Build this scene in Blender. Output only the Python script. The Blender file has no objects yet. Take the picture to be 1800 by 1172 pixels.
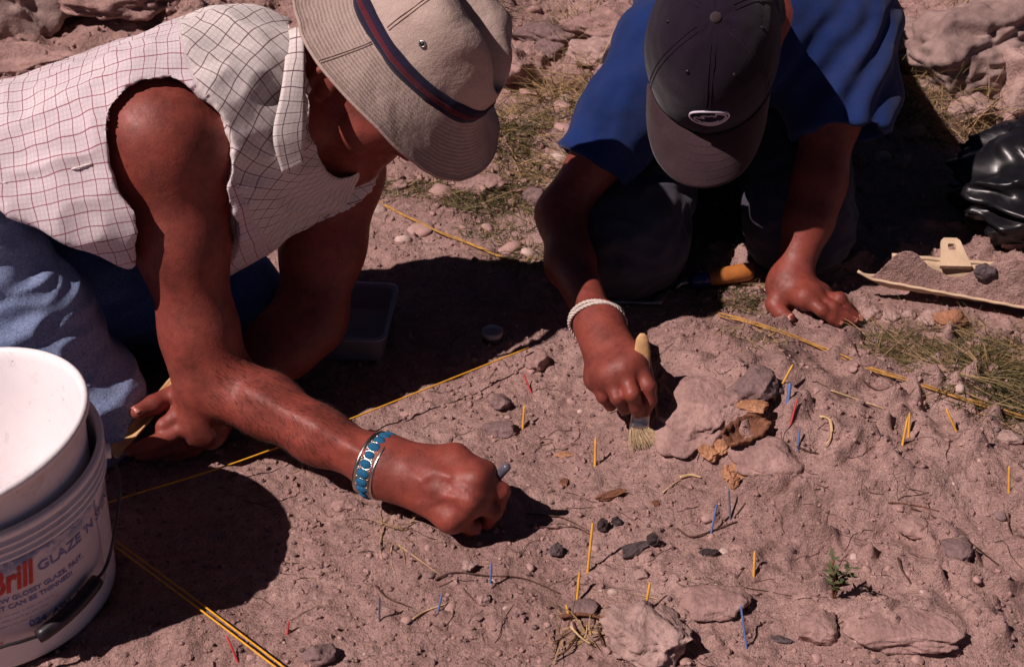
import bpy, bmesh, math, random, time
import numpy as np
from mathutils import Vector, Matrix, Euler
T0 = time.time()
SC = bpy.context.scene
COL = SC.collection
# ------------------------------------------------------------------ camera
CAM_H, PITCH, FPX = 1.125, math.radians(35.0), 2500.0
cam_d = bpy.data.cameras.new('camera'); cam = bpy.data.objects.new('camera', cam_d); COL.objects.link(cam)
cam.location = (0, 0, CAM_H); cam.rotation_euler = (math.radians(90) - PITCH, 0, 0)
cam_d.sensor_width = 36; cam_d.lens = 50; cam_d.clip_start = 0.05; cam_d.clip_end = 2000
cam_d.dof.use_dof = True; cam_d.dof.focus_distance = 1.75; cam_d.dof.aperture_fstop = 13
SC.camera = cam
# ------------------------------------------------------------------ sky, sun, exposure
SUN_EL, SUN_AZ = math.radians(52), math.radians(24)       # light travels to +x and a little to +y
ldir = Vector((math.cos(SUN_AZ) * math.cos(SUN_EL), math.sin(SUN_AZ) * math.cos(SUN_EL), -math.sin(SUN_EL)))
wd = bpy.data.worlds.new('World'); SC.world = wd; wd.use_nodes = True
nt = wd.node_tree; bg = nt.nodes['Background']
sky = nt.nodes.new('ShaderNodeTexSky'); sky.sky_type = 'NISHITA'; sky.sun_disc = False
sky.sun_elevation = SUN_EL
sky.sun_rotation = math.atan2(-ldir.x, -ldir.y)
sky.altitude = 2500; sky.air_density = 0.2; sky.dust_density = 0.4; sky.ozone_density = 1.0
nt.links.new(sky.outputs[0], bg.inputs[0]); bg.inputs[1].default_value = 0.05
sl = bpy.data.lights.new('sun', 'SUN'); sun = bpy.data.objects.new('sun', sl); COL.objects.link(sun)
sl.energy = 5.0; sl.angle = math.radians(0.53); sl.color = (1.0, 0.84, 0.80)
sun.rotation_euler = ldir.to_track_quat('-Z', 'Y').to_euler(); sun.location = (-2, -1, 4)
SC.view_settings.view_transform = 'Standard'; SC.view_settings.look = 'None'
SC.view_settings.exposure = -0.04; SC.view_settings.gamma = 1.0
SC.view_settings.use_curve_mapping = False
SC.render.engine = 'CYCLES'
SC.cycles.max_bounces = 6; SC.cycles.transparent_max_bounces = 6
# ------------------------------------------------------------------ photo pixel + distance -> world
_F = np.array([0, math.cos(PITCH), -math.sin(PITCH)]); _U = np.array([0, math.sin(PITCH), math.cos(PITCH)]); _R = np.array([1., 0, 0])
_C = np.array([0, 0, CAM_H])
def W(px, py, z):
    return _C + z * _F + (px - 900) / FPX * z * _R - (py - 586) / FPX * z * _U
def GH(px, py, h=0.0):
    v = (py - 586) / FPX
    return W(px, py, (CAM_H - h) / (math.sin(PITCH) + v * math.cos(PITCH)))
def cdir(r, u, f):                                    # direction given as right / up / forward of the view
    d = r * _R + u * _U + f * _F
    return d / np.linalg.norm(d)
def nrm(v):
    v = np.asarray(v, float); return v / np.linalg.norm(v)
def lerp(a, b, t): return a + (b - a) * t
def sstep(a, b, x):
    t = np.clip((x - a) / (b - a), 0, 1); return t * t * (3 - 2 * t)
# ------------------------------------------------------------------ numpy noise
_rs = np.random.RandomState(7); _perm = _rs.permutation(4096).astype(np.int64)
_g3 = _rs.normal(size=(4096, 3)); _g3 /= np.linalg.norm(_g3, axis=1)[:, None]
def _h3(i, j, k): return _perm[(_perm[(_perm[i & 4095] + j) & 4095] + k) & 4095]
def noise3(p):
    p = np.asarray(p, float); i = np.floor(p).astype(np.int64); f = p - i; u = f * f * f * (f * (f * 6 - 15) + 10)
    r = 0
    for dx in (0, 1):
        wx = u[..., 0] if dx else 1 - u[..., 0]
        for dy in (0, 1):
            wy = u[..., 1] if dy else 1 - u[..., 1]
            for dz in (0, 1):
                wz = u[..., 2] if dz else 1 - u[..., 2]
                g = _g3[_h3(i[..., 0] + dx, i[..., 1] + dy, i[..., 2] + dz)]
                r = r + wx * wy * wz * (g[..., 0] * (f[..., 0] - dx) + g[..., 1] * (f[..., 1] - dy) + g[..., 2] * (f[..., 2] - dz))
    return r * 1.5
def fbm3(p, o=4, gain=.5):
    r = 0; a = 1.
    p = np.asarray(p, float)
    for k in range(o): r = r + a * noise3(p + 17.3 * k); p = p * 2.03; a *= gain
    return r
_ga = np.linspace(0, 2 * np.pi, 4096, endpoint=False); _gc = np.cos(_ga).astype(np.float32); _gs = np.sin(_ga).astype(np.float32)
def noise2(x, y, s=0.0):
    o = int(s * 37) + 5; xi = np.floor(x).astype(np.int32); yi = np.floor(y).astype(np.int32)
    fx = (x - xi).astype(np.float32); fy = (y - yi).astype(np.float32); u = fx * fx * fx * (fx * (fx * 6 - 15) + 10); v = fy * fy * fy * (fy * (fy * 6 - 15) + 10)
    a0 = _perm[(xi + o) & 4095]; a1 = _perm[(xi + o + 1) & 4095]
    def g(a, dy, ddx):
        h = _perm[(a + yi + dy) & 4095]; return _gc[h] * (fx - ddx) + _gs[h] * (fy - dy)
    n0 = g(a0, 0, 0); n1 = g(a1, 0, 1); m0 = g(a0, 1, 0); m1 = g(a1, 1, 1)
    n0 = n0 + u * (n1 - n0); m0 = m0 + u * (m1 - m0)
    return (n0 + v * (m0 - n0)) * 1.35
def fbm2(x, y, o=4, gain=.5, s=0.0):
    r = 0; a = 1.
    for k in range(o): r = r + a * noise2(x + 17.3 * k, y + 5.1 * k, s); x = x * 2.03; y = y * 2.03; a *= gain
    return r
def worley2(x, y, seed=0):
    xi = np.floor(x).astype(np.int64); yi = np.floor(y).astype(np.int64)
    d1 = np.full(x.shape, 9.); d2 = d1.copy(); idm = np.zeros(x.shape, np.int64)
    for dx in (-1, 0, 1):
        for dy in (-1, 0, 1):
            h = _h3(xi + dx, yi + dy, np.full_like(xi, seed)); h2 = _perm[h]
            cx = xi + dx + h / 4096.; cy = yi + dy + h2 / 4096.
            d = np.hypot(x - cx, y - cy)
            n = d < d1
            d2 = np.where(n, d1, np.minimum(d2, d)); idm = np.where(n, h, idm); d1 = np.where(n, d, d1)
    return d1, d2, idm / 4096.
# ------------------------------------------------------------------ object helpers
def tag(o, label=None, cat=None, group=None, kind=None):
    if label: o['label'] = label
    if cat: o['category'] = cat
    if group: o['group'] = group
    if kind: o['kind'] = kind
    return o
def link(name, me, mat=None, parent=None):
    o = bpy.data.objects.new(name, me); COL.objects.link(o)
    if mat is not None and me is not None and len(me.materials) == 0: me.materials.append(mat)
    if parent is not None: o.parent = parent
    return o
def empty(name, loc=(0, 0, 0)):
    o = bpy.data.objects.new(name, None); COL.objects.link(o); o.location = loc; o.empty_display_size = .02
    return o
def mesh(name, v, f, smooth=True, uv=None):
    me = bpy.data.meshes.new(name)
    v = np.asarray(v, np.float32)
    if isinstance(f, np.ndarray):
        n, k = f.shape
        me.vertices.add(len(v)); me.vertices.foreach_set('co', v.ravel())
        me.loops.add(n * k); me.loops.foreach_set('vertex_index', f.astype(np.int32).ravel())
        me.polygons.add(n); me.polygons.foreach_set('loop_start', np.arange(0, n * k, k, dtype=np.int32))
        me.update(calc_edges=True); me.validate()
    else:
        me.from_pydata(v.tolist(), [], f)
    me.polygons.foreach_set('use_smooth', np.full(len(me.polygons), smooth))
    me.update()
    return me
def vattr(me, name, arr):
    arr = np.asarray(arr, np.float32)
    if arr.ndim == 1:
        a = me.attributes.new(name, 'FLOAT', 'POINT'); a.data.foreach_set('value', arr)
    else:
        a = me.attributes.new(name, 'FLOAT_VECTOR', 'POINT'); a.data.foreach_set('vector', arr.ravel())
class MB:
    def __init__(s): s.v = []; s.f = []; s.a = []
    def add(s, v, f, a=0.0):
        n = len(s.v); s.v += [tuple(q) for q in v]; s.f += [tuple(i + n for i in q) for q in f]; s.a += [a] * len(v)
    def tube(s, pts, rads, n=8, cap=True, a=0.0):
        pts = [np.asarray(p, float) for p in pts]
        if np.isscalar(rads): rads = [rads] * len(pts)
        ring = []; fr = None
        for i, p in enumerate(pts):
            t = nrm(pts[min(i + 1, len(pts) - 1)] - pts[max(i - 1, 0)])
            if fr is None:
                ref = np.array([0, 0, 1.]) if abs(t[2]) < .9 else np.array([1., 0, 0])
                x = nrm(np.cross(t, ref))
            else:
                x = nrm(fr - t * np.dot(fr, t))
            fr = x; y = np.cross(t, x)
            ring.append([p + rads[i] * (math.cos(k * 2 * math.pi / n) * x + math.sin(k * 2 * math.pi / n) * y) for k in range(n)])
        v = [q for r in ring for q in r]; f = []
        for i in range(len(pts) - 1):
            for k in range(n):
                f.append((i * n + k, i * n + (k + 1) % n, (i + 1) * n + (k + 1) % n, (i + 1) * n + k))
        if cap:
            f.append(tuple(range(n))[::-1]); f.append(tuple((len(pts) - 1) * n + k for k in range(n)))
        s.add(v, f, a)
    def build(s, name, mat=None, parent=None, smooth=True, attr=None):
        me = mesh(name, s.v, s.f, smooth)
        if attr: vattr(me, attr, s.a)
        return link(name, me, mat, parent)
def loft(rows, close_u=False, close_v=False):
    nr, nc = len(rows), len(rows[0]); v = [tuple(q) for r in rows for q in r]; f = []
    for i in range(nr if close_u else nr - 1):
        for j in range(nc if close_v else nc - 1):
            a, b = i, (i + 1) % nr; c, d = j, (j + 1) % nc
            f.append((a * nc + c, a * nc + d, b * nc + d, b * nc + c))
    return v, f
def sheet(rows, th):                                   # an open grid given a real thickness
    P = np.array(rows, float); du = np.gradient(P, axis=1); dv = np.gradient(P, axis=0)
    n = np.cross(du, dv); n /= np.maximum(np.linalg.norm(n, axis=2), 1e-9)[..., None]
    A = P + n * th / 2; B = P - n * th / 2; nr, nc = P.shape[:2]
    v = list(A.reshape(-1, 3)) + list(B.reshape(-1, 3)); o = nr * nc; f = []
    for i in range(nr - 1):
        for j in range(nc - 1):
            q = (i * nc + j, i * nc + j + 1, (i + 1) * nc + j + 1, (i + 1) * nc + j)
            f.append(q); f.append(tuple(o + k for k in q[::-1]))
    bd = [j for j in range(nc)] + [i * nc + nc - 1 for i in range(1, nr)] + [(nr - 1) * nc + j for j in range(nc - 2, -1, -1)] + [i * nc for i in range(nr - 2, 0, -1)]
    for a, b in zip(bd, bd[1:] + bd[:1]): f.append((b, a, o + a, o + b))
    return v, f
def catmull(pts, n):
    P = np.array(pts, float); P = np.vstack([2 * P[0] - P[1], P, 2 * P[-1] - P[-2]]); out = []
    m = len(P) - 3
    for t in np.linspace(0, m, n):
        i = min(int(t), m - 1); u = t - i; a, b, c, d = P[i:i + 4]
        out.append(.5 * ((2 * b) + (c - a) * u + (2 * a - 5 * b + 4 * c - d) * u * u + (3 * b - a - 3 * c + d) * u ** 3))
    return np.array(out)
# ------------------------------------------------------------------ signed distance modelling (bodies, clothes, rocks)
class Nd: pass
MARG = [.07]
def RC(a, b, ra, rb):
    n = Nd(); a = np.asarray(a, float); b = np.asarray(b, float); n.c = (a + b) / 2; n.r = np.linalg.norm(b - a) / 2 + max(ra, rb)
    ab = b - a; L2 = max(ab @ ab, 1e-12)
    def f(p, pc, pr):
        q = p - a; t = np.clip(q @ ab / L2, 0, 1); q = q - t[:, None] * ab
        return np.sqrt(np.einsum('ij,ij->i', q, q)) - (ra + (rb - ra) * t)
    n.f = f; return n
def EL(c, ax, rad):
    n = Nd(); c = np.asarray(c, float); A = np.asarray(ax, float); rad = np.asarray(rad, float); n.c = c; n.r = rad.max()
    def f(p, pc, pr):
        q = (p - c) @ A.T; k0 = np.sqrt((q * q / rad ** 2).sum(1)); k1 = np.sqrt((q * q / rad ** 4).sum(1))
        return k0 * (k0 - 1) / np.maximum(k1, 1e-9)
    n.f = f; return n
def CH(pts, rs, k=None):                               # a chain of round cones
    ch = [RC(pts[i], pts[i + 1], rs[i], rs[i + 1]) for i in range(len(pts) - 1)]
    return ch[0] if len(ch) == 1 else U(k if k is not None else .006, *ch)
def smin(a, b, k):
    if k <= 0: return np.minimum(a, b)
    h = np.maximum(k - np.abs(a - b), 0) / k
    return np.minimum(a, b) - h * h * k * .25
def U(k, *ch):
    n = Nd(); lo = np.min([c.c - c.r for c in ch], 0); hi = np.max([c.c + c.r for c in ch], 0)
    n.c = (lo + hi) / 2; n.r = max(np.linalg.norm(n.c - c.c) + c.r for c in ch)
    def f(p, pc, pr):
        r = None
        for c in ch:
            if np.linalg.norm(pc - c.c) - c.r - pr > MARG[0] + k: continue
            d = c.f(p, pc, pr); r = d if r is None else smin(r, d, k)
        return np.full(len(p), .5) if r is None else r
    n.f = f; return n
def S(k, a, *cuts):                                    # a minus cuts
    n = Nd(); n.c = a.c; n.r = a.r
    def f(p, pc, pr):
        r = a.f(p, pc, pr)
        for c in cuts:
            if np.linalg.norm(pc - c.c) - c.r - pr > MARG[0] + k: continue
            r = -smin(-r, c.f(p, pc, pr), k)
        return r
    n.f = f; return n
def CUT(a, pt, nv, k=.002):                            # keep the side where (p-pt).nv < 0
    n = Nd(); n.c = a.c; n.r = a.r; pt = np.asarray(pt, float); nv = nrm(nv)
    n.f = lambda p, pc, pr: -smin(-a.f(p, pc, pr), -((p - pt) @ nv), k)
    return n
def DSP(a, fn, amt):
    n = Nd(); n.c = a.c; n.r = a.r + amt
    n.f = lambda p, pc, pr: a.f(p, pc, pr) - fn(p)
    return n
def OFF(a, d): return DSP(a, lambda p: d, d)
from concurrent.futures import ThreadPoolExecutor
def polygonise(node, vs, smooth=1, B=12):
    lo = node.c - node.r - 3 * vs; nb = int(np.ceil((2 * node.r + 6 * vs) / (vs * B)))
    hd = B * vs / 2 * 1.7321; MARG[0] = hd * 1.3 + .005
    S4 = 5; gs = np.arange(0, nb, S4)
    def coarse(bb):
        bx, by, bz = bb
        pc = lo + (np.array([bx, by, bz]) + S4 / 2) * B * vs
        if np.linalg.norm(pc - node.c) > node.r + hd * S4 * 1.1: return None
        sub = np.stack(np.meshgrid(np.arange(bx, min(bx + S4, nb)), np.arange(by, min(by + S4, nb)), np.arange(bz, min(bz + S4, nb)), indexing='ij'), -1).reshape(-1, 3)
        P = lo + (sub + .5) * B * vs
        d = node.f(P, pc, hd * S4)
        return sub[np.abs(d) < hd * 1.2 + .003]
    n1 = B + 1; gg = np.arange(n1); off = np.stack(np.meshgrid(gg, gg, gg, indexing='ij'), -1).reshape(-1, 3)
    N = nb * B + 2; voff = off * vs
    def fine(b):
        base = b * B; P = lo + base * vs + voff; pc = lo + (base + B / 2) * vs
        D = node.f(P, pc, hd).reshape(n1, n1, n1); s = D < 0
        if s.all() or not s.any(): return None
        cnt = np.zeros((B, B, B), np.float32); acc = np.zeros((B, B, B, 3), np.float32); quads = []
        for ax in range(3):
            sl0 = [slice(0, n1)] * 3; sl1 = [slice(0, n1)] * 3; sl0[ax] = slice(0, B); sl1[ax] = slice(1, n1)
            d0 = D[tuple(sl0)]; d1 = D[tuple(sl1)]; x = s[tuple(sl0)] != s[tuple(sl1)]
            t = np.where(x, d0 / np.where(x, d0 - d1, 1), 0)
            o1, o2 = [a for a in range(3) if a != ax]
            for u in (0, 1):
                for w in (0, 1):
                    q = [slice(0, B)] * 3; q[o1] = slice(u, u + B); q[o2] = slice(w, w + B); q = tuple(q)
                    xx = x[q]; cnt += xx
                    acc[..., ax] += t[q]
                    if u: acc[..., o1] += xx
                    if w: acc[..., o2] += xx
            q = tuple(slice(0, B) for _ in range(3)); e = np.argwhere(x[q])
            if len(e):
                flip = d0[q][tuple(e.T)] < 0; e = e + base
                du = np.zeros(3, int); du[o1] = 1; dw = np.zeros(3, int); dw[o2] = 1
                c = np.stack([e - du - dw, e - dw, e, e - du], 1); cid = (c[..., 0] * N + c[..., 1]) * N + c[..., 2]
                if ax == 1: flip = ~flip
                cid[~flip] = cid[~flip][:, ::-1]
                quads.append(cid)
        m = cnt > 0; c = np.argwhere(m); v = lo + (base + c + acc[m] / cnt[m][:, None]) * vs
        c = c + base
        return (c[:, 0] * N + c[:, 1]) * N + c[:, 2], v, (np.concatenate(quads) if quads else None)
    with ThreadPoolExecutor(4) as ex:
        act = [a for a in ex.map(coarse, [(x, y, z) for x in gs for y in gs for z in gs]) if a is not None and len(a)]
        res = [r for r in ex.map(fine, np.concatenate(act)) if r is not None]
    ids = np.concatenate([r[0] for r in res]); vv = np.concatenate([r[1] for r in res]); quads = np.concatenate([r[2] for r in res if r[2] is not None])
    o = np.argsort(ids); ids = ids[o]; vv = vv[o]
    ix = np.searchsorted(ids, quads); ix = np.clip(ix, 0, len(ids) - 1); ok = (ids[ix] == quads).all(1); F = ix[ok]
    return laplace(vv, F, smooth), F
def laplace(vv, F, it):
    for _ in range(it):
        acc = np.zeros_like(vv); cn = np.zeros(len(vv))
        for k in range(4):
            a = F[:, k]; b = F[:, (k + 1) % 4]
            for d in range(3): acc[:, d] += np.bincount(a, vv[b, d], len(vv)) + np.bincount(b, vv[a, d], len(vv))
            cn += np.bincount(a, minlength=len(vv)) + np.bincount(b, minlength=len(vv))
        vv = np.where(cn[:, None] > 0, .45 * vv + .55 * acc / np.maximum(cn, 1)[:, None], vv)
    return vv
def vnormals(v, F):
    fn = np.cross(v[F[:, 2]] - v[F[:, 0]], v[F[:, 3]] - v[F[:, 1]]); n = np.zeros_like(v)
    for k in range(4):
        for d in range(3): n[:, d] += np.bincount(F[:, k], fn[:, d], len(v))
    return n / np.maximum(np.linalg.norm(n, axis=1), 1e-12)[:, None]
def surf_z(node, px, py, z0=1.2, z1=2.4):                # distance at which a view ray meets a modelled surface
    MARG[0] = .08
    for z in np.arange(z0, z1, .004):
        p = W(px, py, z)
        if node.f(p[None], p, 0.)[0] < 0: return z
    return z1
def sdf_obj(name, node, vs, mat=None, parent=None, smooth=1, attr=None, drop=None, disp=None):
    t = time.time(); v, f = polygonise(node, vs, smooth)
    if drop is not None:
        k = ~drop(v); kf = k[f].all(1); f = f[kf]; used = np.unique(f); mp = np.full(len(v), -1); mp[used] = np.arange(len(used)); v = v[used]; f = mp[f]
    v0 = v
    if disp is not None: v = v + vnormals(v, f) * disp(v)[:, None]
    me = mesh(name, v, f)
    if attr is not None: attr(me, v0)
    o = link(name, me, mat, parent)
    print('sdf %-18s %7d verts %.1fs' % (name, len(v), time.time() - t))
    return o
# ------------------------------------------------------------------ materials
class MT:
    def __init__(s, name, rough=.8, col=(.5, .5, .5), spec=.3):
        s.m = bpy.data.materials.new(name); s.m.use_nodes = True; s.t = s.m.node_tree; s.b = s.t.nodes['Principled BSDF']
        s.b.inputs['Roughness'].default_value = rough; s.b.inputs['Base Color'].default_value = (*col, 1)
        s.b.inputs['Specular IOR Level'].default_value = spec; s._c = None
    def n(s, typ, **kw):
        x = s.t.nodes.new('ShaderNode' + typ)
        for k, v in kw.items():
            if k in x.inputs: s.put(x.inputs[k], v)
            else: setattr(x, k, v)
        return x
    def put(s, inp, v):
        if hasattr(v, 'is_output') or isinstance(v, bpy.types.NodeSocket): s.t.links.new(v, inp)
        elif hasattr(v, 'outputs'): s.t.links.new(v.outputs[0], inp)
        else:
            if isinstance(v, tuple) and len(v) == 3 and len(inp.default_value) == 4: v = (*v, 1)
            inp.default_value = v
    def coord(s, out='Object', scale=None):
        if s._c is None: s._c = s.n('TexCoord')
        o = s._c.outputs[out]
        if scale is None: return o
        mp = s.n('Mapping'); s.put(mp.inputs['Vector'], o); mp.inputs['Scale'].default_value = scale if isinstance(scale, tuple) else (scale,) * 3
        return mp.outputs[0]
    def noise(s, scale, detail=4, rough=.6, vec=None, dist=0.):
        x = s.n('TexNoise'); s.put(x.inputs['Vector'], vec if vec is not None else s.coord())
        x.inputs['Scale'].default_value = scale; x.inputs['Detail'].default_value = detail; x.inputs['Roughness'].default_value = rough; x.inputs['Distortion'].default_value = dist
        return x.outputs[0]
    def ramp(s, fac, stops, interp='LINEAR'):
        x = s.n('ValToRGB'); s.put(x.inputs[0], fac); e = x.color_ramp.elements; x.color_ramp.interpolation = interp
        while len(e) < len(stops): e.new(.5)
        for q, (p, c) in zip(e, stops):
            q.position = p; q.color = (*c, 1) if isinstance(c, tuple) else (c, c, c, 1)
        return x.outputs[0]
    def mix(s, fac, a, b, mode='MIX'):
        x = s.n('Mix', data_type='RGBA', blend_type=mode); s.put(x.inputs[0], fac); s.put(x.inputs[6], a); s.put(x.inputs[7], b)
        return x.outputs[2]
    def math(s, op, a, b=None, c=None):
        x = s.n('Math', operation=op); s.put(x.inputs[0], a)
        if b is not None: s.put(x.inputs[1], b)
        if c is not None: s.put(x.inputs[2], c)
        return x.outputs[0]
    def attr(s, name):
        x = s.n('Attribute'); x.attribute_name = name; return x
    def sep(s, v):
        x = s.n('SeparateXYZ'); s.put(x.inputs[0], v); return x.outputs
    def bump(s, hgt, dist, strength=1., prev=None):
        x = s.n('Bump'); s.put(x.inputs['Height'], hgt); x.inputs['Distance'].default_value = dist; x.inputs['Strength'].default_value = strength
        if prev is not None: s.t.links.new(prev, x.inputs['Normal'])
        return x.outputs[0]
    def color(s, c): s.put(s.b.inputs['Base Color'], c); return s
    def normal(s, n): s.t.links.new(n, s.b.inputs['Normal']); return s
    def set(s, **kw):
        for k, v in kw.items(): s.put(s.b.inputs[k.replace('_', ' ')], v)
        return s
# ------------------------------------------------------------------ material library
def m_ground():
    m = MT('dusty_ground', .95, spec=.12)
    n1 = m.noise(5, 6, .6); n2 = m.noise(60, 5, .65); n3 = m.noise(420, 3, .6)
    c = m.ramp(n1, [(.3, (.34, .207, .184)), (.55, (.445, .282, .25)), (.75, (.54, .36, .322))])
    c = m.mix(.55, c, m.ramp(n2, [(.32, (.45, .42, .42)), (.6, (1., 1., 1.)), (.75, (1.2, 1.17, 1.14))]), 'MULTIPLY')
    c = m.mix(.5, c, m.ramp(n3, [(.36, (.5, .47, .47)), (.55, (1., 1., 1.)), (.72, (1.28, 1.24, 1.18))]), 'MULTIPLY')
    sp = m.n('TexVoronoi', Scale=230.); m.put(sp.inputs['Vector'], m.coord())
    k = m.math('MULTIPLY', m.math('LESS_THAN', sp.outputs['Distance'], .16), m.math('GREATER_THAN', m.sep(sp.outputs['Color'])[0], .90))
    c = m.mix(k, c, (.60, .50, .42))
    k2 = m.math('MULTIPLY', m.math('LESS_THAN', sp.outputs['Distance'], .24), m.math('LESS_THAN', m.sep(sp.outputs['Color'])[0], .10))
    c = m.mix(k2, c, (.10, .055, .05))
    m.color(c)
    b = m.bump(m.noise(26, 5, .65), .016, .6); b = m.bump(m.noise(110, 5, .65), .006, .95, b); b = m.bump(m.noise(480, 3, .65), .0018, .9, b)
    m.normal(b); return m.m
def m_rock(name, dark, light, sc=1.):
    m = MT(name, .93, spec=.15)
    c = m.ramp(m.noise(18 * sc, 6, .65), [(.3, dark), (.62, light), (.8, tuple(min(1, x * 1.25) for x in light))])
    c = m.mix(.5, c, m.ramp(m.noise(160 * sc, 4, .6), [(.33, (.55, .52, .52)), (.6, (1., 1., 1.))]), 'MULTIPLY'); m.color(c)
    b = m.bump(m.noise(34 * sc, 6, .62), .010, .6); b = m.bump(m.noise(190 * sc, 4, .6), .003, .8, b); m.normal(b); return m.m
def m_skin(name, base, red, dark, spk=.25):
    m = MT(name, .55, spec=.35)
    c = m.ramp(m.noise(26, 4, .6), [(.3, dark), (.5, base), (.7, red)])
    c = m.mix(.35, c, m.ramp(m.noise(330, 3, .6), [(.35, (.72, .66, .62)), (.6, (1., 1., 1.))]), 'MULTIPLY')
    c = m.mix(.45, c, m.ramp(m.noise(75, 5, .7), [(.34, (.62, .58, .58)), (.52, (1., 1., 1.)), (.7, (1.22, 1.25, 1.25))]), 'MULTIPLY')
    c = m.mix(m.ramp(m.noise(150, 2, .5), [(.66, 0.), (.74, .5)]), c, tuple(x * .45 for x in dark))
    c = m.mix(m.ramp(m.noise(12, 6, .75), [(.58, 0.), (.8, .18)]), c, (.34, .19, .16))
    m.color(c); m.set(Subsurface_Weight=.08, Subsurface_Scale=.006)
    m.b.inputs['Subsurface Radius'].default_value = (1., .3, .15)
    b = m.bump(m.noise(95, 4, .6), .0020, .28)
    v = m.n('TexVoronoi', Scale=620.); v.feature = 'DISTANCE_TO_EDGE'; m.put(v.inputs['Vector'], m.coord())
    b = m.bump(m.math('MINIMUM', v.outputs[0], .25), .0005, .4, b); b = m.bump(m.noise(520, 2, .5), .0005, .4, b)
    m.normal(b); m.set(Roughness=m.ramp(m.noise(140, 3), [(.3, .42), (.7, .62)])); return m.m
def m_plain(name, col, rough=.6, spec=.3, var=.25, sc=40, bumpd=0., metal=0., vsc=None):
    m = MT(name, rough, spec=spec)
    lo = tuple(x * (1 - var) for x in col); hi = tuple(min(1, x * (1 + var)) for x in col)
    m.color(m.ramp(m.noise(sc, 5, .6), [(.3, lo), (.7, hi)]))
    if bumpd: m.normal(m.bump(m.noise(vsc or sc * 4, 4, .6), bumpd, .8))
    if metal: m.set(Metallic=metal)
    return m.m
def m_cloth(name, col, var=.2, weave=900., rough=.9, dust=None):
    m = MT(name, rough, spec=.12)
    lo = tuple(x * (1 - var) for x in col); hi = tuple(min(1, x * (1 + var)) for x in col)
    c = m.ramp(m.noise(14, 5, .6), [(.3, lo), (.7, hi)])
    if dust is not None: c = m.mix(m.ramp(m.noise(9, 6, .7), [(.5, 0.), (.8, .6)]), c, dust)
    c = m.mix(.45, c, m.ramp(m.noise(weave, 2, .5), [(.35, (.6, .6, .6)), (.65, (1.15, 1.15, 1.15))]), 'MULTIPLY')
    m.color(c); m.set(Sheen_Weight=.12, Sheen_Roughness=.5)
    b = m.bump(m.noise(38, 3, .5), .003, .5); b = m.bump(m.noise(weave, 2, .5), .0005, .8, b); m.normal(b); return m.m
def m_denim():
    m = MT('blue_denim', .9, spec=.12)
    wear = m.attr('wear').outputs['Fac']
    n = m.noise(7, 5, .6)
    base = m.ramp(m.math('ADD', m.math('MULTIPLY', n, .6), m.math('MULTIPLY', wear, .55)), [(.25, (.045, .11, .31)), (.5, (.13, .23, .48)), (.8, (.28, .36, .57))])
    x, y, z = m.sep(m.coord())
    tw = m.noise(900, 2, .5, vec=m.coord('Object', (1., 1., .55)))
    c = m.mix(.75, base, m.ramp(tw, [(.36, (.6, .6, .66)), (.5, (1., 1., 1.)), (.66, (1.45, 1.38, 1.3))]), 'MULTIPLY')
    c = m.mix(.4, c, m.ramp(m.noise(300, 2, .5), [(.35, (.6, .6, .65)), (.65, (1.25, 1.22, 1.2))]), 'MULTIPLY')
    m.color(c); b = m.bump(m.noise(30, 4, .55), .004, .5); b = m.bump(tw, .0006, .9, b); m.normal(b); return m.m
def m_plaid():
    m = MT('checked_cotton', .92, spec=.1)
    P = m.attr('pat').outputs['Vector']
    w = m.n('TexNoise'); m.put(w.inputs['Vector'], m.coord()); w.inputs['Scale'].default_value = 16; w.inputs['Detail'].default_value = 2
    wv = m.n('VectorMath', operation='MULTIPLY_ADD'); m.put(wv.inputs[0], w.outputs['Color']); wv.inputs[1].default_value = (.012, .012, 0); m.put(wv.inputs[2], P)
    u, v, fl = m.sep(wv.outputs[0]); fl = m.sep(P)[2]
    pitch = m.math('ADD', .0142, m.math('MULTIPLY', fl, .0025))
    def line(q, ph, wd):
        f = m.math('FRACT', m.math('ADD', m.math('DIVIDE', q, pitch), ph))
        return m.ramp(m.math('ABSOLUTE', m.math('SUBTRACT', f, .5)), [(wd, 1.), (wd * 1.9, 0.)])
    big = m.math('MAXIMUM', line(u, .5, .022), line(v, .5, .024))
    small = m.math('MAXIMUM', m.math('MAXIMUM', line(u, .16, .035), line(v, .16, .035)), m.math('MAXIMUM', line(u, .84, .035), line(v, .84, .035)))
    white = m.ramp(m.noise(11, 4, .6), [(.3, (.60, .50, .53)), (.7, (.72, .635, .66))])
    white = m.mix(fl, white, (.70, .635, .61))
    c = m.mix(m.math('MULTIPLY', small, .26), white, (.40, .33, .36))
    red = m.mix(fl, (.23, .035, .06), (.10, .018, .045))
    c = m.mix(m.math('MULTIPLY', big, .88), c, red)
    c = m.mix(.22, c, m.ramp(m.noise(800, 2, .5), [(.35, (.7, .7, .7)), (.65, (1.1, 1.1, 1.1))]), 'MULTIPLY')
    m.color(c); m.set(Sheen_Weight=.1)
    b = m.bump(m.noise(30, 3, .5), .003, .5); b = m.bump(m.noise(700, 2, .5), .0004, .7, b); m.normal(b)
    return m.m
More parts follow.
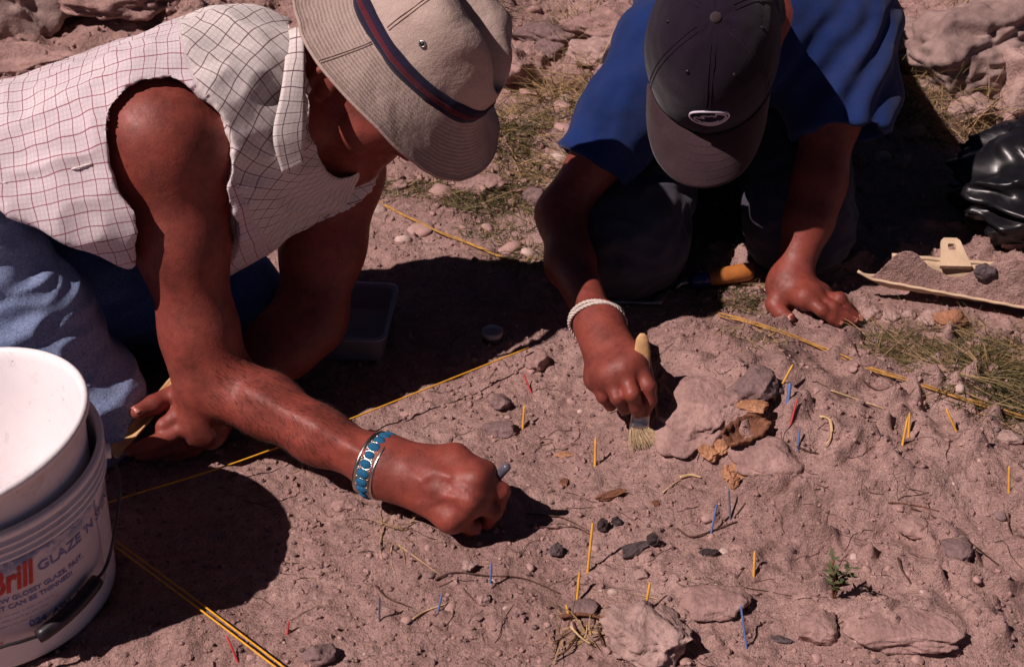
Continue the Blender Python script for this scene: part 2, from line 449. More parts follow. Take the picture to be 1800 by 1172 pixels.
def m_hat():
    m = MT('tan_canvas', .93, spec=.1)
    c = m.ramp(m.noise(12, 6, .62), [(.3, (.35, .258, .222)), (.6, (.47, .36, .315)), (.8, (.52, .40, .355))])
    st = m.attr('ring').outputs['Fac']                 # distance out from the crown along the brim, 0 on the crown
    wv = m.math('SINE', m.math('MULTIPLY', st, 2 * math.pi / .0048))
    c = m.mix(m.math('MULTIPLY', m.math('GREATER_THAN', st, .001), m.ramp(wv, [(.7, 0.), (1., .14)])), c, (.22, .165, .15))
    c = m.mix(.4, c, m.ramp(m.noise(750, 2, .5), [(.35, (.62, .62, .62)), (.65, (1.15, 1.15, 1.15))]), 'MULTIPLY')
    m.color(c)
    b = m.bump(m.noise(40, 4, .6), .004, .55); b = m.bump(m.noise(170, 3, .6), .0012, .6, b)
    b = m.bump(m.math('MULTIPLY', wv, m.math('GREATER_THAN', st, .001)), .0004, .5, b); b = m.bump(m.noise(750, 2, .5), .0005, .8, b)
    m.normal(b); return m.m
def m_blade(name, stops):
    m = MT(name, .75, spec=.25); m.color(m.ramp(m.attr('tone').outputs['Fac'], stops)); return m.m
def m_pail():
    m = MT('scuffed_white_plastic', .42, spec=.4)
    c = m.ramp(m.noise(9, 5, .6), [(.3, (.78, .73, .745)), (.7, (.88, .84, .85))])
    c = m.mix(m.ramp(m.noise(34, 6, .75, dist=.6), [(.56, 0.), (.74, .55)]), c, (.47, .37, .35))
    c = m.mix(m.ramp(m.noise(170, 3, .6), [(.70, 0.), (.76, .8)]), c, (.20, .13, .12))
    m.color(c); m.normal(m.bump(m.noise(160, 4, .6), .0008, .6)); return m.m
def m_label():
    m = MT('worn_printed_label', .5, spec=.35)
    x, y, z = m.sep(m.coord())
    c = m.ramp(m.noise(24, 5, .7), [(.3, (.60, .53, .57)), (.7, (.72, .66, .69))])
    top = m.ramp(z, [(.128, 0.), (.140, 1.)])
    blot = m.ramp(m.noise(55, 6, .75, dist=.8), [(.44, 0.), (.56, 1.)])
    c = m.mix(m.math('MULTIPLY', m.math('MULTIPLY', top, blot), .85), c, (.16, .22, .40))
    c = m.mix(m.ramp(m.noise(42, 6, .75, dist=1.2), [(.60, 0.), (.70, .8)]), c, (.36, .24, .21))
    m.color(c); m.normal(m.bump(m.noise(90, 4, .6), .0012, .6)); return m.m
M = dict(
    ground=m_ground(),
    rock=m_rock('pale_pink_stone', (.27, .165, .147), (.43, .268, .24)), rock_grey=m_rock('mauve_grey_stone', (.16, .103, .10), (.27, .175, .168)),
    rock_pale=m_rock('pale_stone', (.32, .205, .182), (.48, .325, .29)), rock_dark=m_rock('dark_stone', (.06, .045, .05), (.14, .10, .105)),
    boulder=m_rock('weathered_boulder', (.20, .13, .12), (.37, .26, .235), .35),
    pebble=m_plain('dusty_pebble', (.39, .242, .216), .95, .15, .25, 1.5), pebble_grey=m_plain('grey_pebble', (.21, .14, .135), .95, .15, .25, 1.5), pebble_pale=m_plain('pale_pebble', (.50, .36, .32), .95, .15, .2, 1.5),
    charcoal=m_rock('charred_wood', (.02, .016, .018), (.10, .07, .07), 2.), bone=m_rock('orange_bone', (.36, .16, .08), (.58, .30, .17), 2.),
    bark=m_rock('red_brown_chip', (.13, .055, .035), (.33, .145, .085), 2.5),
    skin=m_skin('sunburnt_skin', (.235, .053, .038), (.30, .062, .043), (.155, .034, .025)),
    skin2=m_skin('tanned_skin', (.22, .051, .036), (.26, .056, .039), (.15, .033, .024)),
    nail=m_plain('nail', (.50, .20, .15), .3, .5, .1), hair=m_plain('grey_hair', (.25, .19, .17), .6, .3, .4, 300), eyew=m_plain('eye', (.5, .45, .42), .2, .5, .1),
    hair2=m_plain('dark_hair', (.02, .014, .012), .5, .3, .3, 300), lip=m_plain('lip', (.30, .08, .06), .5, .4, .1),
    plaid=m_plaid(), denim=m_denim(), hat=m_hat(), thread=m_plain('white_thread', (.72, .66, .63), .9, .1, .2, 300),
    navy=m_cloth('navy_ribbon', (.016, .013, .034)), redrib=m_cloth('maroon_ribbon', (.085, .013, .022)),
    bluecloth=m_cloth('blue_jersey', (.008, .023, .105), .22, 1000., dust=(.03, .04, .11)), trouser=m_cloth('charcoal_trouser_cloth', (.055, .05, .075), .25, 900., dust=(.13, .10, .11)),
    cap=m_cloth('faded_black_twill', (.012, .0062, .016), .25, 800., dust=(.021, .012, .023)), bill=m_cloth('dusty_black_twill', (.050, .028, .034), .3, 800., dust=(.085, .050, .055)),
    logo_w=m_plain('white_embroidery', (.60, .54, .62), .7, .2, .15, 400, .0004), logo_n=m_plain('navy_embroidery', (.012, .010, .03), .7, .2, .2, 400),
    silver=m_plain('worn_silver', (.62, .56, .50), .28, .5, .25, 90, .0004, 1.), turq=m_rock('turquoise', (.02, .16, .42), (.06, .34, .60), 3.),
    steel=m_plain('dull_steel', (.45, .42, .42), .35, .5, .3, 60, .0006, 1.), darkmetal=m_plain('dark_wire', (.06, .05, .06), .45, .5, .3, 60, 0, .6),
    wood=m_plain('bare_wood', (.56, .33, .15), .6, .3, .2, 60, .0008), wood_red=m_plain('varnished_wood', (.45, .16, .04), .38, .45, .25, 50, .0006), pick=m_plain('yellow_skewer', (.66, .34, .05), .55, .3, .2, 80),
    blue_pick=m_plain('blue_skewer', (.10, .16, .36), .55, .3, .2, 80), red_pick=m_plain('red_skewer', (.50, .05, .05), .55, .3, .2, 80), bristle=m_plain('straw_bristle', (.52, .38, .23), .8, .2, .35, 300),
    string=m_plain('yellow_string', (.72, .36, .03), .7, .2, .2, 200, .0004), string_dull=m_plain('weathered_string', (.44, .24, .07), .85, .1, .35, 160, .0004), cord=m_plain('braided_white_cord', (.62, .54, .48), .85, .2, .25, 400, .0006),
    blackplastic=m_plain('black_plastic', (.007, .006, .008), .36, .5, .3, 30), blacktube=m_plain('black_grip', (.016, .012, .016), .4, .4, .4, 90),
    pail=m_pail(), label=m_label(), ink_blue=m_plain('blue_ink', (.17, .19, .40), .55, .3, .35, 160), ink_red=m_plain('red_ink', (.55, .045, .04), .5, .3, .3, 160),
    tan_plastic=m_plain('tan_plastic', (.58, .42, .28), .5, .35, .14, 30, .001), clear=m_plain('cloudy_plastic', (.24, .23, .28), .35, .5, .1, 20),
    penm=m_plain('grey_pen', (.10, .10, .13), .32, .5, .2, 60), bluemetal=m_plain('blue_lacquer', (.012, .02, .13), .15, .6, .1), twig=m_plain('dark_twig', (.085, .045, .035), .85, .1, .4, 120),
    straw=m_plain('pale_straw', (.55, .38, .20), .8, .2, .3, 120), fluff=m_plain('brown_fluff', (.32, .15, .09), .9, .1, .35, 300),
    grass=m_blade('dry_grass', [(0., (.04, .042, .016)), (.35, (.12, .105, .042)), (.6, (.27, .175, .085)), (1., (.50, .33, .17))]),
    green=m_blade('green_leaf', [(0., (.06, .075, .03)), (1., (.17, .17, .08))]),
)
# ------------------------------------------------------------------ the ground
MOUNDS = []
def mound(px, py, rx, ry, h, pw=2.):
    g = GH(px, py); MOUNDS.append((g[0], g[1], rx, ry, h, pw))
mound(1240, 690, .11, .12, .046, 2.6); mound(1420, 740, .22, .15, .030); mound(1600, 800, .20, .16, .018); mound(1330, 800, .06, .04, .016, 3.)
mound(1600, 1085, .11, .06, .020, 3.); mound(1250, 1040, .10, .06, .010); mound(300, 1110, .09, .05, .016); mound(1620, 640, .25, .12, .012)
mound(1010, 690, .16, .10, -.012); mound(1110, 800, .09, .06, -.010); mound(1500, 880, .08, .05, .010); mound(1700, 900, .10, .07, .012)
mound(930, 640, .05, .04, .012)
def gh(x, y):
    x = np.asarray(x, float); y = np.asarray(y, float); sh = x.shape; x = np.atleast_1d(x); y = np.atleast_1d(y)
    far = sstep(1.95, 2.45, y + .12 * noise2(x * 2, y * 2, 9.)); rt = sstep(.05, .5, x) * sstep(2.1, 1.5, y)
    h = .007 * fbm2(x * 3, y * 3, 3) + (.0042 + .0030 * rt) * fbm2(x * 13, y * 13, 4) + .0013 * fbm2(x * 70, y * 70, 3)
    d1, d2, r = worley2(x * 17 + .8 * noise2(x * 20, y * 20, 3.), y * 17 + .8 * noise2(x * 20, y * 20, 5.), 1)
    h += (r > .45) * np.maximum(0, .45 - d1) * (.011 + .042 * rt) * (.3 + r) + .010 * rt * fbm2(x * 7, y * 7, 3, s=8.)
    d1, d2, r = worley2(x * 55 + noise2(x * 60, y * 60, 3.), y * 55, 2); h += (r > .50) * np.maximum(0, .45 - d1) * .0085 * (.4 + r)
    d1, d2, r = worley2(x * 6.5 + .35 * fbm2(x * 12, y * 12, 3, s=4.), y * 6.5 + .35 * fbm2(x * 12, y * 12, 3, s=6.), 3)
    h += far * (.10 * fbm2(x * 1.3, y * 1.3, 2, s=2.) + .030 * fbm2(x * 6, y * 6, 4) + np.maximum(0, .55 - d1) * .085 * (r > .3) * r)
    d1, d2, r = worley2(x * 18 + .5 * fbm2(x * 30, y * 30, 2, s=4.), y * 18, 5); h += far * (r > .35) * np.maximum(0, .5 - d1) * .035 * r
    h += np.maximum(0, y - 3.6) * .03
    for mx, my, rx, ry, hh, pw in MOUNDS:
        q = ((x - mx) / rx) ** 2 + ((y - my) / ry) ** 2; k = q < 6
        if k.any(): h[k] += hh * np.exp(-q[k] ** (pw / 2)) * (1 + .35 * noise2(x[k] * 24, y[k] * 24, 1.))
    return h.reshape(sh)
def GG(px, py, dz=0.):                                 # a photo pixel dropped on the real ground
    h = 0.
    for _ in range(6): g = GH(px, py, h); h = .5 * h + .5 * float(gh(g[0], g[1]))
    g[2] = float(gh(g[0], g[1])) + dz
    return g
def axis_pts(segs):
    out = [segs[0][0]]
    for a, b, s in segs: out += list(np.linspace(a, b, max(2, int(abs(b - a) / s) + 1))[1:])
    return np.array(out)
gx = np.concatenate([[-120, -40, -15, -6], axis_pts([(-3, -1.2, .06), (-1.2, -.70, .012), (-.70, .85, .0036), (.85, 1.5, .009), (1.5, 3, .06)]), [6, 15, 40, 120]])
gy = np.concatenate([[-60, -20, -6], axis_pts([(-2, .7, .1), (.7, .94, .012), (.94, 2.1, .0036), (2.1, 3.0, .0058), (3.0, 4.2, .016), (4.2, 7, .08)]), [12, 25, 60, 160]])
X, Y = np.meshgrid(gx, gy); Z = gh(X, Y)
nx, ny = len(gx), len(gy); I = np.arange(nx * ny).reshape(ny, nx)
gf = np.stack([I[:-1, :-1], I[:-1, 1:], I[1:, 1:], I[1:, :-1]], -1).reshape(-1, 4)
g_me = mesh('ground', np.stack([X, Y, Z], -1).reshape(-1, 3), gf)
tag(link('ground', g_me, M['ground']), 'dusty pinkish excavation ground with small lumps', kind='structure')
def ghs(x, y):                                        # fast look-up of the finished ground
    x = np.asarray(x, float); y = np.asarray(y, float)
    i = np.clip(np.searchsorted(gx, x) - 1, 0, nx - 2); j = np.clip(np.searchsorted(gy, y) - 1, 0, ny - 2)
    u = (x - gx[i]) / (gx[i + 1] - gx[i]); v = (y - gy[j]) / (gy[j + 1] - gy[j])
    return (Z[j, i] * (1 - u) + Z[j, i + 1] * u) * (1 - v) + (Z[j + 1, i] * (1 - u) + Z[j + 1, i + 1] * u) * v
gh = ghs
print('ground', nx * ny, time.time() - T0)
# ------------------------------------------------------------------ the kneeling man on the left
def finger(js, rs): return CH(js, rs, .004)
SR, ER, WR = W(292, 248, 1.605), W(372, 672, 1.695), W(668, 815, 1.63)
SL, EL_, WL = W(590, 300, 1.83), W(545, 560, 1.835), W(405, 690, 1.755)
Mid = (SR + SL) / 2; PV = W(-215, 392, 1.69)
ax_ = nrm(Mid - PV); lat_ = SR - SL; lat_ = nrm(lat_ - ax_ * (lat_ @ ax_)); dor_ = np.cross(ax_, lat_)
if dor_[2] < 0: dor_ = -dor_
fr_ = np.array([ax_, lat_, dor_])
NB = W(500, 152, 1.72)                                 # base of the neck
def torsoA(o):
    return U(.09, EL(Mid - ax_ * .115 + dor_ * .026, fr_, (.185 + o, .150 + o, .115 + o)), EL(Mid - ax_ * .33, fr_, (.18 + o, .140 + o, .105 + o)),
             EL(PV + ax_ * .02, fr_, (.15 + o, .165 + o, .115 + o)), RC(SR - ax_ * .01 - lat_ * .018 + dor_ * .004, NB - ax_ * .05, .058 + o, .066 + o), RC(SL - ax_ * .02 + lat_ * .04, NB - ax_ * .05, .060 + o, .062 + o))
# head: top of the head points right, up and towards the viewer
hA = nrm(cdir(.696, .522, -.5)); hF = cdir(.6, -.75, .05); hF = nrm(hF - hA * (hF @ hA)); hL = np.cross(hF, hA)
if hL @ _F > 0: hL = -hL                               # towards the viewer
HB = W(735, 92, 1.69)                                 # centre of the hat band
HC = HB - hA * .058 - hF * .022
hfr = np.array([hA, hF, hL])
def H_(a, f, l): return HC + hA * a + hF * f + hL * l
head = U(.03, EL(H_(.02, .0, 0), hfr, (.095, .092, .074)), EL(H_(-.055, .030, 0), hfr, (.070, .062, .060)), RC(H_(-.100, .068, 0), H_(-.105, .072, 0), .024, .020),
         RC(H_(-.085, .02, .045), H_(-.105, .065, .012), .020, .018), RC(H_(-.085, .02, -.045), H_(-.105, .065, -.012), .020, .018),
         RC(H_(-.03, .062, .038), H_(-.05, .05, .048), .018, .020), RC(H_(-.03, .062, -.038), H_(-.05, .05, -.048), .018, .020))
head = U(.010, head, RC(H_(.005, .082, 0), H_(-.035, .103, 0), .008, .012), RC(H_(-.037, .094, .012), H_(-.037, .094, -.012), .007, .007), RC(H_(.012, .078, .040), H_(.012, .084, .008), .008, .008), RC(H_(.012, .078, -.040), H_(.012, .084, -.008), .008, .008),
         RC(H_(-.064, .088, .018), H_(-.064, .088, -.018), .007, .007), RC(H_(-.076, .086, .014), H_(-.076, .086, -.014), .007, .007))
def ear(sg):
    c = H_(-.025, -.012, sg * .076)
    o = U(.006, *[RC(c + hA * .028 * math.cos(t) - hF * (.016 * math.sin(t)) + hL * sg * .010, c + hA * .028 * math.cos(t + .6) - hF * (.016 * math.sin(t + .6)) + hL * sg * .010, .0042, .0042) for t in np.arange(-.6, 3.0, .6)],
          RC(c - hA * .028 + hF * .002 + hL * sg * .006, c - hA * .034 + hF * .004 + hL * sg * .005, .006, .005), EL(c + hL * sg * .003, hfr, (.024, .014, .006)))
    return o
neckA = U(.03, RC(H_(-.06, -.035, 0), NB - ax_ * .02, .058, .066), RC(H_(-.075, .0, 0), NB - dor_ * .04, .050, .058))
# arms
armR = U(.035, CH([SR, W(318, 420, 1.645), W(352, 590, 1.68), ER], [.0545, .0500, .0410, .0355], .03), CH([ER, W(470, 712, 1.68), W(560, 765, 1.655), WR], [.0365, .0365, .0315, .0265], .02),
         EL(W(258, 232, 1.61), np.eye(3), (.052, .050, .050)), RC(SR, SR + (Mid - SR) * .35, .062, .07))
armR = U(.012, armR, RC(W(342, 684, 1.70), W(354, 702, 1.70), .020, .017), RC(W(400, 700, 1.675), W(500, 745, 1.655), .021, .016))
armL = U(.03, CH([SL, lerp(SL, EL_, .5), EL_], [.058, .050, .042], .03), CH([EL_, lerp(EL_, WL, .35), WL], [.042, .043, .030], .02), RC(SL, SL + (Mid - SL) * .35, .058, .06))
# right hand, closed on the pen; joints as (photo x, photo y, distance)
def J(*t): return [W(*q) for q in t]
def hand(wr, wrad, palm, prad, fingers, thumb, k=.014):
    nodes = [RC(wr, p, wrad, r) for p, r in zip(palm, prad)] + [RC(palm[i], palm[i + 1], prad[i], prad[i + 1]) for i in range(len(palm) - 1)]
    return U(.006, U(k, *nodes), U(.0025, *fingers), thumb)
aR_i = J((800, 806, 1.612), (856, 827, 1.600), (870, 853, 1.616), (861, 873, 1.632)); aR_m = J((836, 842, 1.588), (880, 863, 1.602), (874, 889, 1.626), (858, 901, 1.642))
aR_r = J((826, 878, 1.583), (868, 898, 1.606), (856, 916, 1.632), (842, 916, 1.645)); aR_p = J((793, 911, 1.590), (832, 925, 1.612), (826, 931, 1.627), (814, 926, 1.640))
aR_t = J((735, 832, 1.652), (792, 838, 1.668), (838, 850, 1.664), (862, 862, 1.650))
handR = hand(W(682, 822, 1.628), .030, [aR_i[0] + .004 * _F, aR_m[0] + .006 * _F, aR_r[0] + .006 * _F, aR_p[0] + .005 * _F], [.0145, .0155, .015, .0145],
             [finger(aR_i, [.0118, .0105, .0092, .0078]), finger(aR_m, [.0122, .0108, .0094, .008]), finger(aR_r, [.0118, .0102, .009, .0076]), finger(aR_p, [.0108, .0092, .008, .007])],
             finger(aR_t, [.017, .014, .0115, .009]), .016)
tend = [RC(W(715, 815, 1.598) + .004 * _F, aR_i[0] - .006 * _F, .004, .0035), RC(W(712, 828, 1.592) + .005 * _F, aR_m[0] - .010 * _F, .004, .004), RC(W(708, 842, 1.590) + .006 * _F, aR_r[0] - .010 * _F, .004, .004),
        RC(aR_m[0] - .008 * _F, aR_m[0] - .0075 * _F, .0075, .0075), RC(aR_r[0] - .007 * _F, aR_r[0] - .0065 * _F, .0075, .0075), RC(aR_p[0] - .006 * _F, aR_p[0] - .0055 * _F, .0075, .0075)]
handR = U(.012, handR, *tend)
_hz = U(.02, armR, handR)
def vein(pts, r=.0021): return CH([W(x, y, surf_z(_hz, x, y, 1.45, 1.75) + .0002) for x, y in pts], [r] * len(pts), .002)
veins = U(.004, vein([(742, 845), (766, 829), (790, 838), (802, 852)]), vein([(738, 884), (762, 881), (780, 872), (800, 874)]), vein([(716, 826), (742, 845), (755, 865), (762, 881)]), vein([(560, 752), (600, 778), (640, 798)]), vein([(440, 690), (500, 722), (560, 752)]), vein([(800, 852), (815, 862)]))
handR = U(.005, handR, veins)
# left hand, palm up, holding the split cane
aL_i = J((345, 715, 1.709), (308, 733, 1.700), (288, 748, 1.696), (284, 758, 1.707)); aL_m = J((347, 737, 1.704), (302, 764, 1.696), (258, 783, 1.683), (228, 793, 1.676))
aL_r = J((356, 752, 1.710), (316, 781, 1.712), (275, 794, 1.702), (246, 799, 1.695)); aL_p = J((370, 760, 1.712), (340, 789, 1.723), (312, 799, 1.727), (292, 803, 1.721))
aL_t = J((375, 684, 1.734), (318, 689, 1.726), (270, 711, 1.694), (243, 724, 1.681))
handL = hand(W(400, 692, 1.750), .027, [aL_i[0], aL_m[0], aL_r[0], aL_p[0]], [.015, .015, .0145, .0135],
             [finger(aL_i, [.011, .0105, .0098, .0085]), finger(aL_m, [.0112, .0100, .0088, .0068]), finger(aL_r, [.0110, .0098, .0086, .007]), finger(aL_p, [.0098, .0085, .0075, .0065])],
             finger(aL_t, [.0165, .0135, .0118, .0092]), .02)
HR, KR = W(-110, 425, 1.63), GH(162, 714, .062)
AR = KR + np.array([-.36, .11, -.005]); HL, KL = PV - lat_ * .09 - dor_ * .02, GH(420, 545, .066); AL = KL + np.array([-.38, .06, -.006])
def legsA(o):
    return U(.03, CH([HR, lerp(HR, KR, .5), KR], [.088 + o, .074 + o, .056 + o], .04), CH([KR, lerp(KR, AR, .4), AR], [.052 + o, .050 + o, .036 + o], .03),
             CH([HL, lerp(HL, KL, .5), KL], [.088 + o, .074 + o, .056 + o], .04), CH([KL, lerp(KL, AL, .4), AL], [.052 + o, .050 + o, .036 + o], .03))
feetA = U(.02, RC(AR, AR + np.array([-.13, .0, -.012]), .036, .026), RC(AL, AL + np.array([-.13, .0, -.012]), .036, .026))
chestA = U(.06, EL(Mid - ax_ * .10 + dor_ * .01, fr_, (.13, .125, .085)), RC(SR - ax_ * .02 - lat_ * .05, NB - ax_ * .06, .045, .045), RC(SL - ax_ * .02 + lat_ * .05, NB - ax_ * .06, .045, .045))
bodyA = U(.016, U(.03, U(.02, head, neckA), chestA), U(.02, armR, handR), U(.02, armL, handL))
bodyA = U(.004, bodyA, ear(1), ear(-1))
man = sdf_obj('person', bodyA, .0026, M['skin'], None, 1)
tag(man, 'kneeling person in checked sleeveless shirt and tan hat, scratching soil with a pen', 'person')
# jeans
def foldsJ(p):
    q = p - KR; t = q @ nrm(HR - KR)
    a = .0060 * noise3(p * np.array([9., 9., 24.]) + 3) + .0050 * (1 - 2 * np.abs(noise3(p * np.array([14., 14., 34.]) + 8))) + .0025 * noise3(p * np.array([24., 24., 60.]))
    return a - .003 + .008 * np.exp(-((t - .33) / .07) ** 2) * np.sin(t * 130 + 3 * noise3(p * 9))
jn = U(.05, legsA(.012), EL(PV + ax_ * .02, fr_, (.155, .178, .128)))
def wear_attr(me, v):
    d = np.linalg.norm(np.cross(v - KR, nrm(HR - KR)) , axis=1)
    front = ((v - lerp(KR, HR, .35)) @ nrm(np.array([.25, -1., .35])))
    vattr(me, 'wear', np.clip(.5 + front * 7, 0, 1) * sstep(.5, .15, np.linalg.norm(v - lerp(KR, HR, .3), axis=1)))
jeans = sdf_obj('jeans', jn, .0040, M['denim'], man, 1, wear_attr, disp=foldsJ)
jeans['label'] = 'faded blue denim jeans'
mb = MB(); sp = [HR + nrm(np.array([-.35, -1, .1])) * .10, lerp(HR, KR, .5) + nrm(np.array([-.55, -1, .1])) * .088, KR + nrm(np.array([-.8, -1, .1])) * .070]
mb.tube(catmull(sp, 40), .0016, 6); mb.build('seam', M['denim'], jeans)
# shirt
def armhole(c, o, sg): return EL(c + lat_ * sg * .052 + ax_ * .012 - dor_ * .034, fr_, (.066 + o, .080, .080 + o))
def foldsA(p):
    s = (p - PV) @ ax_; l = (p - PV) @ lat_; d = (p - PV) @ dor_
    q = np.stack([s * 7, l * 13 + .6 * s * 7, d * 13], 1)
    n = noise3(q + 5); r = .0060 * n + .0055 * (1 - np.abs(noise3(q * 1.7 + 11)) * 2) + .0025 * noise3(q * 3.1 + 7)
    fw = sstep(.47, .52, s + .18 * (-d)) 
    r = r + fw * .014 * noise3(np.stack([s * 26 + l * 12, l * 7, d * 9], 1) + 2)
    return r - .003
tor = torsoA(.012)
flap = EL(Mid - ax_ * .24 - dor_ * .075, fr_, (.25, .15, .075))      # the loose front hanging below the chest
shn = U(.05, tor, flap)
shn = CUT(shn, W(120, 405, 1.62), cdir(-.48, -.88, .1), .004)
shn = S(.003, shn, armhole(SR, 0, 1), armhole(SL, .0, -1), RC(SR + lat_ * .022, lerp(SR, ER, .8) + lat_ * .012, .065, .060), RC(SL, lerp(SL, EL_, .8), .062, .06), RC(NB + ax_ * .02, H_(-.06, -.03, 0), .072, .075), EL(NB + ax_ * .055 - dor_ * .05, fr_, (.06, .065, .07)))
def plaid_attr(me, v):
    s = (v - PV) @ ax_; c = PV + np.outer(s, ax_) - dor_ * .02
    l = (v - c) @ lat_; d = (v - c) @ dor_
    th = np.arctan2(l, d); arc = th * .135
    fw = sstep(.012, .0, (W(360, 120, 1.68) - v) @ nrm(ax_ * 1. + cdir(.25, .55, 0) * .25))
    ca, sa = math.cos(.65), math.sin(.65)
    u2 = s * ca + arc * sa; v2 = -s * sa + arc * ca
    k = (fw > .5).astype(float)
    vattr(me, 'pat', np.stack([np.where(k > 0, u2, s), np.where(k > 0, v2, arc), k], 1))
shirt = sdf_obj('shirt', shn, .0034, M['plaid'], man, 1, plaid_attr, disp=foldsA)
shirt['label'] = 'sleeveless white shirt with thin red checks'

def boot(a, d, par, mat):
    return sdf_obj('boot', U(.03, RC(a, a + d * .10, .042, .040), RC(a + d * .02 + [0, 0, -.004], a + d * .24 + [0, 0, -.012], .040, .034)), .006, mat, par, 1)
for a_ in (AR, AL): boot(a_, np.array([-1., .05, 0.]), man, M['bark'])
# ------------------------------------------------------------------ hat of the man
def frame_obj(o, org, x, y, z):
    o.matrix_world = Matrix(((x[0], y[0], z[0], org[0]), (x[1], y[1], z[1], org[1]), (x[2], y[2], z[2], org[2]), (0, 0, 0, 1)))
hX = np.cross(hF, hA)
AX, AY = .090, .105
def crown_pt(th, r, h, off=0.):
    x = AX * r * math.sin(th); y = AY * r * math.cos(th); z = h
    q = np.array([x, y, z]) * 1.
    top = float(sstep(.045, .098, h)); 
    dx = x - .006 * math.sin(y * 40)
    z -= .040 * top * math.exp(-(dx / .021) ** 2) * float(sstep(-.098, -.03, y)) * (.75 + .4 * y / .1)
    z -= .016 * top * float(sstep(.03, .09, y))
    pin = float(sstep(.02, .075, h)) * float(sstep(.03, .085, y))
    x *= 1 - .20 * pin
    n = .0035 * float(noise3(np.array([[x * 22, y * 22, z * 30 + 4]]))[0]) + .0016 * float(noise3(np.array([[x * 60, y * 60, z * 50]]))[0])
    k = 1 + (n + off) / .1
    return np.array([x * k, y * k, z + (n + off) * top])
prof = [(1.0, -.004), (1.0, .010), (.995, .020), (.985, .030), (.972, .040), (.958, .050), (.94, .060), (.918, .070), (.89, .079), (.85, .087), (.79, .093), (.70, .097), (.58, .0985), (.45, .099), (.30, .099), (.15, .099), (.02, .099)]
NT = 96
rows = [[crown_pt(k * 2 * math.pi / NT, r, h) for k in range(NT)] for r, h in prof]
hv, hf = loft(rows, close_v=True); hf.append(tuple((len(prof) - 1) * NT + k for k in range(NT)))
ring = [0.] * len(hv)
NS = 20; BW = .072
def brim_pt(th, s, off):
    x = (AX + .0005) * math.sin(th); y = (AY + .0005) * math.cos(th)
    n = nrm(np.array([x / AX ** 2, y / AY ** 2, 0])); sl = .74 + .10 * math.cos(2 * th) + .10 * math.sin(3 * th + 1)
    u = s / BW; out = s * math.cos(sl) * (1 + .10 * u); dn = s * math.sin(sl) - .010 * u * u
    wob = .0016 * math.sin(th * 23 + 6 * u) * u * float(sstep(.3, .9, abs(noise2(np.array([th * 2.]), np.array([u * 2.]))[0]) + .25)) + .003 * u * float(noise2(np.array([th * 3.]), np.array([s * 20]), 3.)[0])
    return np.array([x, y, .004]) + n * (out + off * .6) + np.array([0, 0, -dn + wob + off])
for sgn, off in ((1, .0014), (-1, -.0014)):
    br = [[brim_pt(k * 2 * math.pi / (NT * 2), BW * i / NS, off) for k in range(NT * 2)] for i in range(NS + 1)]
    v, f = loft(br, close_v=True); n0 = len(hv); hv += v; hf += [tuple(i + n0 for i in (q if sgn > 0 else q[::-1])) for q in f]
    ring += [max(BW * i / NS, .0012) if sgn > 0 else 0. for i in range(NS + 1) for k in range(NT * 2)]
n0 = len(prof) * NT; nb_ = (NS + 1) * NT * 2
for k in range(NT * 2):
    a = n0 + NS * NT * 2 + k; b = n0 + NS * NT * 2 + (k + 1) % (NT * 2); hf.append((b, a, a + nb_, b + nb_))
me = mesh('hat', hv, hf); vattr(me, 'ring', ring)
hat = link('hat', me, M['hat'], man); frame_obj(hat, HB, hX, hF, hA)
hat['label'] = 'tan canvas hat with a stitched brim'
def hat_band(name, h0, h1, off, mat):
    hs = np.linspace(h0, h1, 4); rows = []
    for h in hs:
        r = np.interp(h, [q[1] for q in prof[:9]], [q[0] for q in prof[:9]])
        rows.append([crown_pt(k * 2 * math.pi / NT, r, h, off) for k in range(NT)])
    lo = [[crown_pt(k * 2 * math.pi / NT, np.interp(h, [q[1] for q in prof[:9]], [q[0] for q in prof[:9]]), h, off - .004) for k in range(NT)] for h in (hs[-1], hs[0])]
    v, f = loft(rows + lo, close_u=True, close_v=True)
    o = link(name, mesh(name, v, f), mat, hat); return o
hat_band('hat_band', .004, .0265, .0022, M['navy']); hat_band('band_stripe', .0115, .0180, .0031, M['redrib'])
def seam_tube(name, pts, r, mat, par):
    mb = MB(); mb.tube(pts, r, 6); return mb.build(name, mat, par)
side = math.radians(90) if np.dot(hX, -_F) > 0 else math.radians(-90)
sa = 1 if side > 0 else -1
for d in (-.012, .012): seam_tube('brim_seam', [brim_pt(side + sa * (.28 + d), BW * t, .0016) for t in np.linspace(.02, 1, 24)], .0009, M['hat'], hat)
for d in (-.02, .02): seam_tube('crown_seam', [crown_pt(side + sa * (.28 + d), r, h, .0004) for r, h in prof[3:13]], .0009, M['hat'], hat)
seam_tube('brim_edge', [brim_pt(k * 2 * math.pi / 160, BW, 0) for k in range(161)], .0024, M['hat'], hat)
def eyelet(th, r, h):
    c = crown_pt(th, r, h, .0012); n = nrm(np.array([c[0] / AX ** 2, c[1] / AY ** 2, 2.])); x = nrm(np.cross(n, [0, 0, 1])); y = np.cross(n, x)
    mb = MB(); mb.tube([c + .0034 * (math.cos(t) * x + math.sin(t) * y) for t in np.linspace(0, 2 * math.pi, 15)], .0012, 6, False); mb.build('eyelet', M['steel'], hat)
    mb = MB(); mb.tube([c - n * .0015, c + n * .0004], .0026, 10); mb.build('eyelet_hole', M['blacktube'], hat)
eyelet(side - sa * .10, .955, .052); eyelet(side + sa * .62, .955, .052)
